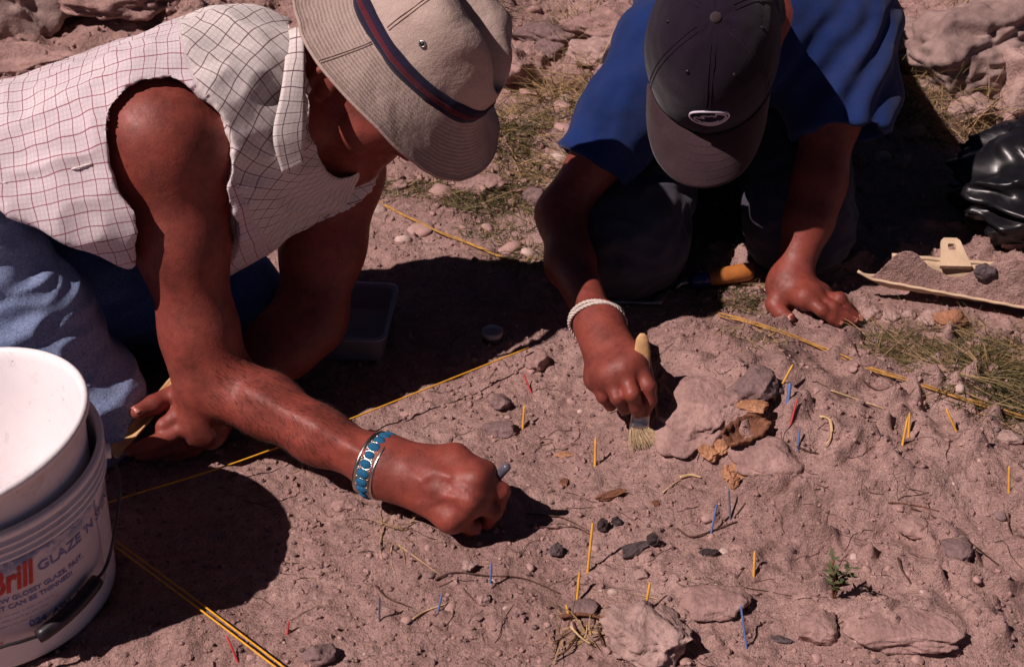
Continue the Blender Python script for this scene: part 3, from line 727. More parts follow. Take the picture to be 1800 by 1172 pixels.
# short grey hair behind the ear, eyes, nails
mb = MB(); rnd = random.Random(3)
for k in range(1500):
    t = rnd.uniform(-2.6, -.1); sg = rnd.choice((-1, 1)); a = rnd.uniform(-.060, .03)
    hd_ = np.array([a, -.012 + .09 * math.sin(t), sg * .074 * abs(math.cos(t))]); hd_ = hd_ * np.array([1, 1, 1])
    kx = math.sqrt(max(.05, 1 - ((a - .02) / .098) ** 2)); p = H_(a, -.012 + .0925 * math.sin(t) * kx, sg * .0745 * abs(math.cos(t)) * kx)
    n = nrm(p - H_(a, -.012, 0)); e = p + n * .002 - hA * rnd.uniform(.005, .012) + hF * rnd.uniform(-.004, .004)
    mb.tube([p - n * .001, e], [.0007, .0003], 3, False)
mb.build('hair', M['hair'], man)
for sg in (1, -1):
    v, f = [], []
    b = bmesh.new(); bmesh.ops.create_uvsphere(b, u_segments=12, v_segments=8, radius=.0115); me = bpy.data.meshes.new('eye'); b.to_mesh(me); b.free()
    for q in me.polygons: q.use_smooth = True
    o = link('eye', me, M['eyew'], man); o.location = H_(-.008, .076, sg * .031)
def nail(j0, j1, up, wd=.0055, ln=.011, par=None, rad=.0086):
    t = nrm(j1 - j0); up = nrm(up - t * (up @ t)); s = np.cross(t, up); rows = []
    for i in range(6):
        a = i / 5; r = []
        for k in range(7):
            b = (k - 3) / 3; w = wd * math.sqrt(max(.05, 1 - max(0, abs(a - .45) * 1.7 - .35) ** 2)); r.append(j1 + t * (ln * (a - .5)) + s * b * w + up * (rad - .0026 * b * b - .0012 * a))
        rows.append(r)
    v, f = sheet(rows, .0012); link('fingernail', mesh('fingernail', v, f), M['nail'], par)
nail(aL_t[2], aL_t[3] - nrm(aL_t[3] - aL_t[2]) * .000, -_F * .75 + _U * .75, .0068, .0125, man)
# collar
def ribbon(name, L, Rr, n, m, th, mat, par, pat=None, bulge=0.):
    L = catmull(L, n); Rr = catmull(Rr, n); rows = []
    for i in range(n):
        nn = nrm(np.cross(Rr[i] - L[i], L[min(i + 1, n - 1)] - L[max(i - 1, 0)]))
        if nn @ _F > 0: nn = -nn
        rows.append([lerp(L[i], Rr[i], t) + nn * bulge * math.sin(math.pi * t) for t in np.linspace(0, 1, m)])
    v, f = sheet(rows, th); me = mesh(name, v, f)
    if pat:
        uu = [(t * np.linalg.norm(Rr[i] - L[i]), i / n * pat, 1.) for i in range(n) for t in np.linspace(0, 1, m)]; vattr(me, 'pat', np.array(uu + uu))
    return link(name, me, mat, par)

# fine hair on the forearm
co = np.empty(len(man.data.vertices) * 3); man.data.vertices.foreach_get('co', co); co = co.reshape(-1, 3); no = np.empty(len(co) * 3); man.data.vertices.foreach_get('normal', no); no = no.reshape(-1, 3)
fd = nrm(WR - ER); tt = (co - ER) @ fd; dd = np.linalg.norm(co - ER - np.outer(tt, fd), axis=1); ix = np.where((tt > .02) & (tt < .185) & (dd < .06) & (no @ -_F > -.2))[0]
rsn = np.random.RandomState(4); mb = MB()
for i in rsn.choice(ix, min(900, len(ix)), replace=False):
    d = nrm(fd * rsn.uniform(.3, 1.2) + np.array([0, 0, -1.]) * rsn.uniform(.2, .9) + rsn.normal(size=3) * .25); d = nrm(d - no[i] * (d @ no[i]) + no[i] * .25); L = rsn.uniform(.005, .011)
    mb.tube([co[i] - no[i] * .0003, co[i] + d * L * .6, co[i] + d * L - no[i] * .0004], [.00016, .00013, .00005], 3, False)
mb.build('arm_hair', M['hair2'], man)
# ------------------------------------------------------------------ silver and turquoise cuff on the right wrist
fa = nrm(W(700, 828, 1.622) - W(600, 785, 1.65)); bc = W(667, 818, 1.630); bx = nrm(-_F - fa * (-_F @ fa)); by = np.cross(fa, bx)
CR, CS = .0352, .0358                                   # towards the viewer / across
def cuff_pt(t, a, off): return bc + fa * a + bx * (CR + off) * math.cos(t) + by * (CS + off) * math.sin(t)
ts = np.linspace(-2.75, 2.75, 64)
pr = [(-.0125, 0), (-.0125, .0022), (-.0100, .0026), (-.0088, .0010), (.0088, .0010), (.0100, .0026), (.0125, .0022), (.0125, 0)]
v, f = loft([[cuff_pt(t, a, o) for a, o in pr] for t in ts], close_v=True)
f.append(tuple(range(len(pr)))); f.append(tuple((len(ts) - 1) * len(pr) + k for k in range(len(pr)))[::-1])
cuff = link('bracelet', mesh('bracelet', v, f), M['silver'], man); cuff['label'] = 'silver cuff bracelet set with a row of turquoise stones'
b = bmesh.new(); bmesh.ops.create_icosphere(b, subdivisions=2, radius=1); st_me = bpy.data.meshes.new('turquoise_stone'); b.to_mesh(st_me); b.free(); st_me.materials.append(M['turq'])
for q in st_me.polygons: q.use_smooth = True
rnd = random.Random(5)
for t in np.arange(-2.1, 2.11, .30):
    c = cuff_pt(t, 0, .0012); n = nrm(bx * math.cos(t) * CS + by * math.sin(t) * CR); tg = np.cross(n, fa)
    o = link('turquoise_stone', st_me, None, cuff); k = rnd.uniform(.9, 1.08); sx, sy, sz = .0074 * k, .0056 * k, .0040
    o.matrix_world = Matrix(((fa[0] * sx, tg[0] * sy, n[0] * sz, c[0]), (fa[1] * sx, tg[1] * sy, n[1] * sz, c[1]), (fa[2] * sx, tg[2] * sy, n[2] * sz, c[2]), (0, 0, 0, 1)))
    mb = MB(); mb.tube([c + fa * .0078 * k * math.cos(q) + tg * .0060 * k * math.sin(q) for q in np.linspace(0, 2 * math.pi, 15)], .0009, 5, False); mb.build('bezel', M['silver'], cuff)
for t in np.arange(-1.95, 2.0, .30):
    for a in (-.0072, .0072):
        c = cuff_pt(t, a, .0014); o = link('silver_bead', st_me.copy(), None, cuff); o.data.materials[0] = M['silver']; o.location = c; o.scale = (.0012,) * 3
# ------------------------------------------------------------------ the person in the blue shirt
ZB = .965
def Wb(x, y, z): return W(x, y, z * ZB)
def Jb(*t): return [Wb(*q) for q in t]
S1, E1, W1 = Wb(1168, 96, 2.06), Wb(988, 376, 2.07), Wb(1047, 560, 1.892)
S2, E2, W2 = Wb(1482, 50, 2.10), Wb(1440, 322, 2.08), GH(1388, 503, .034)
Md = (S1 + S2) / 2; PV2 = Md + np.array([.05, .52, -.06]); a2 = nrm(Md - PV2); l2 = S2 - S1; l2 = nrm(l2 - a2 * (l2 @ a2)); d2_ = np.cross(a2, l2)
if d2_[2] < 0: d2_ = -d2_
f2 = np.array([a2, l2, d2_])
CC = Wb(1254, 68, 1.885); cA = cdir(-.10, .12, -.98); cF = cdir(-.10, -.98, -.12); cF = nrm(cF - cA * (cF @ cA)); cX = np.cross(cF, cA)
RIM = CC - cA * .045; cfr = np.array([cA, cF, cX]); HC2 = RIM + cA * .015
def K_(a, f, l): return HC2 + cA * a + cF * f + cX * l
head2 = U(.03, EL(K_(.005, -.006, 0), cfr, (.082, .086, .072)), EL(K_(-.055, .030, 0), cfr, (.064, .056, .056)), RC(K_(-.098, .060, 0), K_(-.102, .064, 0), .020, .018),
          RC(K_(-.08, .018, .042), K_(-.10, .058, .010), .018, .016), RC(K_(-.08, .018, -.042), K_(-.10, .058, -.010), .018, .016))
head2 = U(.010, head2, RC(K_(-.002, .075, 0), K_(-.036, .093, 0), .008, .0115), RC(K_(-.037, .086, .011), K_(-.037, .086, -.011), .0065, .0065), RC(K_(.008, .072, .038), K_(.008, .078, .008), .008, .008), RC(K_(.008, .072, -.038), K_(.008, .078, -.008), .008, .008),
          RC(K_(-.062, .080, .017), K_(-.062, .080, -.017), .0065, .0065), RC(K_(-.073, .078, .014), K_(-.073, .078, -.014), .0065, .0065),
          EL(K_(-.03, -.010, .074), cfr, (.028, .014, .009)), EL(K_(-.03, -.010, -.074), cfr, (.028, .014, .009)))
NB2 = Md + d2_ * .045 + a2 * .02
neck2 = U(.03, RC(K_(-.055, -.035, 0), NB2 - d2_ * .015, .044, .048), RC(K_(-.07, -.005, 0), NB2 - d2_ * .04, .040, .046))
arm1 = U(.03, CH([S1, lerp(S1, E1, .55), E1], [.054, .040, .032], .03), CH([E1, Wb(1002, 462, 2.012), W1], [.0320, .0315, .0225], .02), RC(S1, lerp(S1, Md, .35), .055, .06))
arm2 = U(.03, CH([S2, lerp(S2, E2, .55), E2], [.054, .041, .033], .03), CH([E2, lerp(E2, W2, .35), W2], [.033, .033, .0225], .02), RC(S2, lerp(S2, Md, .35), .055, .06))
b_i = Jb((1117, 632, 1.790), (1139, 679, 1.778), (1143, 703, 1.786), (1134, 724, 1.793)); b_m = Jb((1097, 650, 1.783), (1111, 692, 1.768), (1120, 714, 1.784), (1121, 726, 1.798))
b_r = Jb((1074, 661, 1.790), (1085, 699, 1.778), (1098, 716, 1.794), (1106, 716, 1.808)); b_p = Jb((1050, 665, 1.808), (1060, 697, 1.800), (1073, 712, 1.812), (1083, 708, 1.824))
b_t = Jb((1085, 602, 1.862), (1126, 642, 1.842), (1141, 682, 1.824), (1137, 708, 1.814))
hand1 = hand(Wb(1055, 574, 1.874), .0240, [b_i[0] + .004 * _F, b_m[0] + .005 * _F, b_r[0] + .005 * _F, b_p[0] + .004 * _F], [.0135, .014, .0135, .0125],
             [finger(b_i, [.0105, .0095, .0082, .0070]), finger(b_m, [.0108, .0096, .0084, .0072]), finger(b_r, [.0103, .0090, .008, .007]), finger(b_p, [.0095, .0082, .0072, .0064])], finger(b_t, [.0150, .0125, .0105, .0085]), .02)
hand1 = U(.010, hand1, *[RC(q[0] - .005 * _F, q[0] - .0045 * _F, .0068, .0068) for q in (b_i, b_m, b_r, b_p)], *[RC(Wb(1066 + 6 * i, 592 - 2 * i, 1.836), q[0] - .006 * _F, .0035, .0035) for i, q in enumerate((b_r, b_m, b_i))])
def JG(*t):
    out = []
    for px, py, h in t:
        g = GH(px, py, h); g[2] += float(gh(g[0], g[1])); out.append(g)
    return out
c_i = JG((1410, 546, 0.0223), (1441, 566, 0.0187), (1459, 575, 0.0115), (1472, 581, 0.0080)); c_m = JG((1423, 538, 0.0238), (1460, 559, 0.0202), (1482, 570, 0.0122), (1498, 577, 0.0080))
c_r = JG((1434, 531, 0.0223), (1472, 550, 0.0187), (1494, 561, 0.0115), (1509, 567, 0.0080)); c_p = JG((1442, 525, 0.0194), (1475, 540, 0.0151), (1490, 548, 0.0094), (1502, 554, 0.0080))
c_t = JG((1376, 521, 0.0288), (1361, 536, 0.0202), (1372, 556, 0.0130), (1386, 572, 0.0080))
hand2 = hand(W2, .0245, [c_i[0], c_m[0], c_r[0], c_p[0]], [.0118, .0122, .0118, .011],
             [finger(c_i, [.0100, .0090, .0080, .0066]), finger(c_m, [.0102, .0092, .0082, .0068]), finger(c_r, [.0098, .0088, .0078, .0066]), finger(c_p, [.0090, .0078, .0070, .0060])], finger(c_t, [.0150, .0125, .0105, .0085]), .018)
hand2 = U(.009, hand2, *[RC(q[0] + [0, 0, .006], q[0] + [0, 0, .0055], .0062, .0062) for q in (c_i, c_m, c_r, c_p)])
chest2 = U(.06, EL(Md - a2 * .10, f2, (.13, .115, .08)), RC(S1, NB2, .042, .042), RC(S2, NB2, .042, .042))
kid = sdf_obj('person', U(.016, U(.03, U(.02, head2, neck2), chest2), U(.02, arm1, hand1), U(.02, arm2, hand2)), .0028, M['skin2'], None, 1)
tag(kid, 'person in a blue t-shirt and dark cap, kneeling and sweeping soil with a brush', 'person')
for j, up in ((c_i, _U), (c_m, _U), (c_r, _U), (c_p, _U)): nail(j[2], j[3], np.array([0, -.2, 1.]), .0048, .009, kid, .0064)
nail(c_t[2], c_t[3], np.array([-.1, -.6, .9]), .0058, .0105, kid, .0080)
sdf_obj('hair', U(.03, EL(K_(-.020, -.040, 0), cfr, (.070, .062, .074)), RC(K_(-.05, -.055, .02), K_(-.09, -.062, .0), .05, .045), RC(K_(-.05, -.055, -.02), K_(-.09, -.062, .0), .05, .045), RC(K_(-.06, -.045, 0), lerp(K_(-.06, -.045, 0), NB2, .85), .058, .060)), .004, M['hair2'], kid, 1, disp=lambda p: .002 * noise3(p * 90))  # hair added and run down the neck, darkening lit skin there
# t-shirt
slv1 = U(.03, CH([S1, lerp(S1, E1, .40), lerp(S1, E1, .74)], [.068, .060, .056], .03)); n1_ = nrm(E1 - S1); n1_ = nrm(n1_ + cdir(.30, .10, 0) * .0)
slv1 = CUT(slv1, lerp(S1, E1, .70), n1_); slv1 = S(.004, slv1, RC(lerp(S1, E1, .58), lerp(S1, E1, 1.), .044, .050))
hem2 = Wb(1486, 238, 2.085); slv2 = CH([S2, lerp(S2, hem2, .5), lerp(S2, hem2, 1.3)], [.073, .071, .066], .03); n2_ = nrm(hem2 - S2)
slv2 = U(.02, slv2, RC(S2, lerp(S2, E2, .55), .070, .064)); slv2 = CUT(slv2, hem2, n2_); slv2 = S(.004, slv2, RC(lerp(S2, hem2, .75), lerp(S2, hem2, 1.6), .054, .060))
tor2 = U(.09, EL(Md - a2 * .13, f2, (.20, .175, .125)), EL(Md - a2 * .36, f2, (.20, .155, .12)), EL(PV2, f2, (.14, .165, .125)), RC(S1 - a2 * .02, NB2 - a2 * .06, .066, .060), RC(S2 - a2 * .02, NB2 - a2 * .06, .066, .060))
tsn = S(.004, U(.03, tor2, slv1, slv2), RC(NB2 + a2 * .02, K_(-.055, -.035, 0), .046, .056))
def foldsB(p):
    q = (p - S2); e = q @ n2_; w = sstep(.16, .05, np.linalg.norm(p - lerp(S2, hem2, .5), axis=1))
    g = .006 * w * np.sin((q @ cdir(.85, -.45, .25)) * 150 + 2.5 * noise3(p * 12)) 
    w1 = sstep(.16, .06, np.linalg.norm(p - lerp(S1, E1, .5), axis=1))
    return g + .004 * noise3(p * 16 + 3) + .002 * noise3(p * 40) + w1 * .003 * noise3(p * np.array([40, 40, 12.]))
tee = sdf_obj('t_shirt', tsn, .0042, M['bluecloth'], kid, 1, disp=foldsB); tee['label'] = 'plain blue t-shirt'
mb = MB()
hx = nrm(np.cross(n1_, _F)); hy = np.cross(n1_, hx); c = lerp(S1, E1, .66)
# trousers
K1, K2 = GH(1108, 425, .072), GH(1405, 392, .066)
H1, H2 = PV2 - l2 * .065, PV2 + l2 * .08; F1, F2 = K1 + np.array([.02, .42, -.012]), K2 + np.array([.02, .42, -.008])
trn = U(.04, CH([H1, lerp(H1, K1, .5), K1], [.085, .085, .072], .04), CH([H2, lerp(H2, K2, .5), K2], [.095, .090, .072], .04), CH([K1, lerp(K1, F1, .4), F1], [.068, .06, .05], .03), CH([K2, lerp(K2, F2, .4), F2], [.068, .06, .05], .03), EL(PV2, f2, (.11, .135, .10)))
def foldsT(p): return .006 * noise3(p * np.array([14., 14., 26.])) + .004 * (1 - 2 * np.abs(noise3(p * np.array([24., 24., 40.]) + 4)))
trz = sdf_obj('trousers', trn, .0045, M['trouser'], kid, 1, disp=foldsT); trz['label'] = 'dark grey trousers'
for a_ in (F1, F2): boot(a_, np.array([.03, 1., 0.]), kid, M['cap'])
# cap
CXr, CYr, CZ = .0885, .110, .124
def dome(az, e, off=0.):
    ce, se = math.cos(e), math.sin(e)
    r = 1 + .010 * math.cos(az * 3) * ce
    n = .0014 * float(noise3(np.array([[az * 2.2, e * 5, 2.]]))[0])
    k = 1 + (off + n) / .095
    return np.array([CXr * math.sin(az) * ce ** .85 * r * k, CYr * math.cos(az) * ce ** .85 * r * k, CZ * se * k])
NA = 72; es = list(np.linspace(-.06, 1.50, 26))
v, f = loft([[dome(k * 2 * math.pi / NA, e) for k in range(NA)] for e in es], close_v=True); f.append(tuple((len(es) - 1) * NA + k for k in range(NA)))
cap = link('cap', mesh('cap', v, f), M['cap'], kid); frame_obj(cap, RIM, cX, cF, cA); cap['label'] = 'faded black baseball cap with an oval emblem'
for k in range(6):
    az = k * math.pi / 3
    for d in (-.028, .028):
        seam_tube('panel_seam', [dome(az + d / max(.25, math.cos(e)), e, .0005) for e in np.linspace(.0, 1.35, 22)], .00045, M['cap'], cap)
    e = .92; p0 = dome(az + math.pi / 6, e, .0006); n = nrm(p0 / np.array([CXr ** 2, CYr ** 2, CZ ** 2])); mb = MB(); mb.tube([p0 - n * .001, p0 + n * .0008], .0024, 8); mb.build('vent_eyelet', M['blacktube'], cap)
b = bmesh.new(); bmesh.ops.create_uvsphere(b, u_segments=16, v_segments=10, radius=1); bm_me = bpy.data.meshes.new('cap_button'); b.to_mesh(bm_me); b.free()
for q in bm_me.polygons: q.use_smooth = True
o = link('cap_button', bm_me, M['bill'], cap); o.location = (0, 0, CZ * 1.0); o.scale = (.0075, .0075, .004)
rows = []
for i in range(18):
    u = i / 17; row = []
    for k in range(41):
        a = (k - 20) / 20; az = a * 1.12; base = dome(az, .0, .001); ln = .066 * math.sqrt(max(0, 1 - abs(a) ** 3.2)); 
        row.append(np.array([base[0] * (1 + .02 * u), base[1] + ln * u, -.004 - .030 * a * a * (.25 + .75 * u) - .016 * u * u * (1 - .3 * a * a) - .010 * u]))
    rows.append(row)
v, f = sheet(rows, .0032); bill = link('bill', mesh('bill', v, f), M['bill'], cap); bill['label'] = 'dusty curved bill of the cap'
for q in (.25, .40, .55, .70, .85):
    i = q * 17; i0 = int(i); mb = MB(); mb.tube([lerp(rows[i0][k], rows[i0 + 1][k], i - i0) + np.array([0, 0, .0017]) for k in range(3, 38)], .0005, 5); mb.build('bill_stitch', M['bill'], bill)
# oval emblem: double white ring round an animal head drawn in white strokes
EC, EE = -.04, .37
def emb(x, y, off): return dome(EC + x / (CXr * 1.08), EE + y / (CZ * 1.02), off)
def oval(a, b, w, off, mat, name, t0=0, t1=2 * math.pi):
    ts = np.linspace(t0, t1, 49); rows = [[emb((a + d) * math.cos(t), (b + d) * math.sin(t), o) for d, o in ((-w, -.0005), (-w, off), (w, off), (w, -.0005))] for t in ts]
    v, f = loft(rows); return link(name, mesh(name, v, f), mat, cap)
rows = [[emb(r * .0285 * math.cos(t), r * .0160 * math.sin(t), .0008) for t in np.linspace(0, 2 * math.pi, 49)] for r in (0.02, .3, .6, .85, 1.)]
v, f = loft(rows); link('emblem_patch', mesh('emblem_patch', v, f), M['logo_n'], cap)
oval(.0285, .0160, .0011, .0021, M['logo_w'], 'emblem_ring'); oval(.0240, .0120, .0010, .0020, M['logo_w'], 'emblem_inner_ring', 1.9, 5.3)
for pts in ([(-.010, .0085), (-.0085, .0045), (-.004, .0068), (.002, .0058), (.008, .0062), (.013, .0035)], [(.008, .0062), (.0095, .0025), (.0145, .0005), (.019, .0012), (.0215, -.003), (.017, -.0062), (.012, -.0078)],
            [(-.014, -.0062), (-.007, -.0088), (.001, -.0098), (.008, -.0085)], [(.006, .0015), (.010, .0005)]):
    P = catmull(np.array([(x, y, 0) for x, y in pts]), 16); seam_tube('emblem_stroke', [emb(q[0], q[1], .0012) for q in P], .00095, M['logo_w'], cap)
# woven cord on the wrist
wa = nrm(W1 - E1); cx_ = nrm(-_F - wa * (-_F @ wa)); cy_ = np.cross(wa, cx_); wc = W1 + wa * .004 - _F * .003
def cord_loop(tilt, off, rad, ph):
    P = []
    for t in np.linspace(0, 2 * math.pi, 49): P.append(wc + wa * (off + tilt * math.cos(t + ph)) + (cx_ * math.cos(t) + cy_ * math.sin(t)) * rad)
    return P
cord = empty('wrist_cord'); cord.parent = kid
cord['label'] = 'braided white cord tied round the wrist'
for tilt, off, ph in ((.007, .000, .4), (.010, .006, 2.1)):
    base = cord_loop(tilt, off, .0350, ph)
    for s3 in range(3):
        mb = MB(); P = []
        for i, q in enumerate(catmull(base, 160)):
            a = i * .55 + s3 * 2.09; P.append(q + .0015 * math.cos(a) * wa + .0012 * math.sin(a) * nrm(q - wc))
        mb.tube(P, .0013, 5); mb.build('cord_strand', M['cord'], cord)
# ------------------------------------------------------------------ nested pails, lower left
BK = GH(-2, 1040); BK[2] = float(gh(BK[0], BK[1])) + .002
def revolve(prof, n=72):
    v, f = loft([[np.array([r * math.cos(k * 2 * math.pi / n), r * math.sin(k * 2 * math.pi / n), z]) for k in range(n)] for r, z in prof], close_v=True); return v, f
def wall_r(z): return lerp(.1265, .1375, z / .190)
def pail(name, hgt, lo_r, hi_r, ribs):
    R = lambda z: lerp(lo_r, hi_r, z / hgt); P = [(.001, .003), (lo_r * .9, .003), (lo_r - .003, 0.), (lo_r, .003)]
    P += [(R(z), z) for z in np.linspace(.01, hgt - ribs - .002, 8)]
    if ribs:
        z = hgt - ribs
        while z < hgt - .012:
            P += [(R(z) + .0005, z), (R(z) + .0055, z + .0012), (R(z) + .0055, z + .0042), (R(z) + .0012, z + .0054)]; z += .0090
    P += [(R(hgt) + .0005, hgt - .010), (R(hgt) + .0050, hgt - .0085), (R(hgt) + .0056, hgt - .003), (R(hgt) + .003, hgt), (R(hgt) - .001, hgt - .001), (R(hgt) - .0035, hgt - .012)]
    P += [(R(z) - .003, z) for z in np.linspace(hgt - .02, .006, 8)] + [(.001, .006)]
    v, f = revolve(P); return mesh(name, v, f)
pail1 = link('pail', pail('pail', .190, .1265, .1375, .038), M['pail']); pail1.location = BK
tag(pail1, 'white plastic pail with a printed label standing on the ground, holding another pail', 'pail')
pail2 = link('pail', pail('pail', .190, .104, .1390, 0), M['pail']); pail2.location = BK + np.array([.015, -.004, .034]); pail2.rotation_euler = (math.radians(-1), math.radians(-7), 0)
tag(pail2, 'empty plain white pail nested crookedly inside the labelled pail', 'pail')
def wrap(pt, off): x, z = pt; t = x; r = wall_r(z) + off; return np.array([r * math.cos(t), r * math.sin(t), z])
A0, A1 = math.radians(-128), math.radians(-8)
rnd = random.Random(11); zs = np.linspace(.036, .149, 14); cs = np.linspace(A0, A1, 60); rows = []
for i, z in enumerate(zs):
    rows.append([wrap((a, z + (.004 * math.sin(a * 9) + .003 * math.sin(a * 31) if i == 0 else 0) + (.0015 * math.sin(a * 17) if i == 13 else 0)), .0009) for a in cs])
v, f = sheet(rows, .0006); lab = link('label_sheet', mesh('label_sheet', v, f), M['label'], pail1); lab['label'] = 'worn printed label peeling from the pail'
def text_mesh(s, size, shear=0., bold=0.):
    c = bpy.data.curves.new('t', 'FONT'); c.body = s; c.size = size; c.shear = shear; c.offset = bold; c.resolution_u = 3
    o = bpy.data.objects.new('t', c); COL.objects.link(o); dg = bpy.context.evaluated_depsgraph_get(); m = bpy.data.meshes.new_from_object(o.evaluated_get(dg))
    bpy.data.objects.remove(o); return m
def wrap_text(name, s, size, a, z, mat, shear=0., bold=0., sx=1., off=.0018, alignr=False):
    m = text_mesh(s, size, shear, bold); co = np.empty(len(m.vertices) * 3); m.vertices.foreach_get('co', co); co = co.reshape(-1, 3)
    b = bmesh.new(); b.from_mesh(m); bmesh.ops.subdivide_edges(b, edges=[e for e in b.edges if e.calc_length() > size * .3], cuts=2, use_grid_fill=True); bmesh.ops.triangulate(b, faces=b.faces)
    w = max((q.co.x for q in b.verts), default=0) * sx
    for q in b.verts:
        x = q.co.x * sx - (w if alignr else 0); q.co = Vector(wrap((a + x / .133, z + q.co.y), off))
    b.to_mesh(m); b.free(); m.update(); return link(name, m, mat, lab)
wrap_text('lettering', 'Brill', .043, math.radians(-47), .110, M['ink_red'], .25, .0014, .62, alignr=True)
wrap_text('lettering', "GLAZE 'N SHINE", .0165, math.radians(-46), .119, M['ink_blue'], 0, .0003, 1.1)
wrap_text('lettering', 'A NEW GLOSSY GLAZE, FAST,', .0085, math.radians(-72), .097, M['ink_blue'], 0, .0002)
wrap_text('lettering', 'THAT CAN BE THINNED!', .0085, math.radians(-72), .087, M['ink_blue'], 0, .0002)
for k, z in enumerate((.077, .070, .063)): wrap_text('lettering', ['- - -- --- -- ---- - ---- --- -- --', '--- -- - ---- --- - -- --- ----', '-- --- ---- - -- --- -- - ---'][k], .0070, math.radians(-74), z, M['ink_blue'])
wrap_text('lettering', '024  ASH  00', .0125, math.radians(-55), .052, M['ink_blue'], 0, .0004)
wrap_text('lettering', 'K COL', .0075, math.radians(-76), .040, M['ink_red'], 0, .0001)
# bail handle: wire, ears and black grip
mb = MB(); ear_a = math.radians(16); e0 = wrap((ear_a, .160), .008); 
P = [e0 + np.array([0, 0, .0]), wrap((math.radians(10), 0.140), .016), wrap((math.radians(2), 0.115), .016), wrap((math.radians(-6), 0.090), .014), wrap((math.radians(-11), 0.072), .012), wrap((math.radians(-17), 0.065), .012), wrap((math.radians(-22), 0.066), .012)]
mb.tube(catmull(P, 40), .0019, 8)
P2 = [wrap((math.radians(-54), 0.046), .012), wrap((math.radians(-64), 0.050), .013), wrap((math.radians(-79), 0.056), .014), wrap((math.radians(-109), 0.090), .016), wrap((math.radians(-149), 0.160), .012), wrap((math.radians(-162), 0.170), .008)]
mb.tube(catmull(P2, 40), .0019, 8); bail = mb.build('bail_wire', M['darkmetal'], pail1)
mb = MB(); G = [wrap((math.radians(t), lerp(.046, .066, (t + 54) / 32.)), .0135) for t in np.linspace(-54, -22, 12)]; mb.tube(G, [.0072] + [.0080] * 10 + [.0072], 14); mb.build('grip', M['blacktube'], pail1)
mb = MB(); mb.tube([wrap((ear_a, .160), -.002), wrap((ear_a, .160), .010)], .008, 16); mb.build('handle_ear', M['pail'], pail1)
mb = MB(); mb.tube([wrap((math.radians(-178), .160), -.002), wrap((math.radians(-178), .160), .010)], .008, 16); mb.build('handle_ear', M['pail'], pail1)
# ------------------------------------------------------------------ held things
def tool(name, label, cat): o = empty(name); return tag(o, label, cat)
pen = tool('pen', 'dark grey pen held in the fist with the turquoise cuff', 'pen')
pe, pt_ = W(893, 818, 1.585), W(846, 868, 1.640); dirp = nrm(pt_ - pe); tip = pe + dirp * .125
while tip[2] < float(gh(tip[0], tip[1])) - .001: tip = tip - dirp * .002
mb = MB(); mb.tube([pe, pe + dirp * .003, pe + dirp * .03, tip - dirp * .02, tip - dirp * .012], [.0030, .0050, .0052, .0050, .0042], 14); mb.build('pen_body', M['penm'], pen)
mb = MB(); mb.tube([tip - dirp * .012, tip], [.0042, .0008], 10); mb.build('pen_tip', M['steel'], pen)
cane = tool('bamboo_tool', 'split bamboo scraper held between thumb and fingers beside the jeans', 'tool')
c0, c1 = W(326, 648, 1.735), W(197, 799, 1.672); t = nrm(c1 - c0); sd = nrm(np.cross(t, -_F + _U * .55)); up = np.cross(sd, t)
if up @ _F > 0: up = -up
rows = []
for i in range(24):
    u = i / 23; w = .0085 * (1 if u > .15 else .55 + 3 * u); rows.append([lerp(c0, c1, u) + sd * w * b + up * (-.0030 * (1 - b * b)) for b in np.linspace(-1, 1, 9)])
v, f = sheet(rows, .0026); link('bamboo_blade', mesh('bamboo_blade', v, f), M['wood'], cane)
brush = tool('paint_brush', 'flat wooden paint brush held upright, bristles on the soil', 'brush')
b0, b1 = Wb(1129, 586, 1.772), Wb(1129, 716, 1.806); bt = nrm(b1 - b0); bs = nrm(np.cross(bt, _F)); bn = np.cross(bs, bt); rows = []
for i in range(30):
    u = i / 29; w = np.interp(u, [0, .06, .25, .5, .8, 1], [.003, .0075, .0100, .0088, .0075, .0125]); th = np.interp(u, [0, .1, 1], [.002, .0045, .0050]); c = lerp(b0, b1, u)
    rows.append([c + bs * w * math.cos(a) + bn * th * math.sin(a) for a in np.linspace(0, 2 * math.pi, 16, endpoint=False)])
v, f = loft(rows, close_v=True); f += [tuple(range(16))[::-1], tuple(29 * 16 + k for k in range(16))]; link('brush_handle', mesh('brush_handle', v, f), M['wood'], brush)
f0, f1 = b1 - bt * .008, Wb(1124, 752, 1.815); rows = [[lerp(f0, f1, u) + bs * .0118 * math.copysign(abs(math.cos(a)) ** .5, math.cos(a)) + bn * .0062 * math.copysign(abs(math.sin(a)) ** .6, math.sin(a)) for a in np.linspace(0, 2 * math.pi, 24, endpoint=False)] for u in (0, .1, .12, .2, .22, .8, .82, .9, .92, 1)]
rows = [[p + nrm(p - lerp(f0, f1, i / 9)) * (.0006 if i in (2, 3, 6, 7) else 0) for p in r] for i, r in enumerate(rows)]
v, f = loft(rows, close_v=True); f += [tuple(range(24))[::-1], tuple(9 * 24 + k for k in range(24))]; link('ferrule', mesh('ferrule', v, f), M['steel'], brush)
mb = MB(); rnd = random.Random(2); tipc = Wb(1136, 786, 1.812)
for k in range(420):
    a, b_ = rnd.uniform(-1, 1), rnd.uniform(-1, 1); p = f1 + bs * a * .0108 + bn * b_ * .0050; e = tipc + bs * (a * .0215) + bn * b_ * .006 + bt * rnd.uniform(-.008, .004) + cdir(1, 0, 0) * (.006 * (a + 1))
    e[2] = max(e[2], .004); mb.tube([p - bt * .004, lerp(p, e, .5) + cdir(-.3, 0, -1) * .001, e], [.00042, .00038, .0002], 3, False)
mb.build('bristles', M['bristle'], brush)
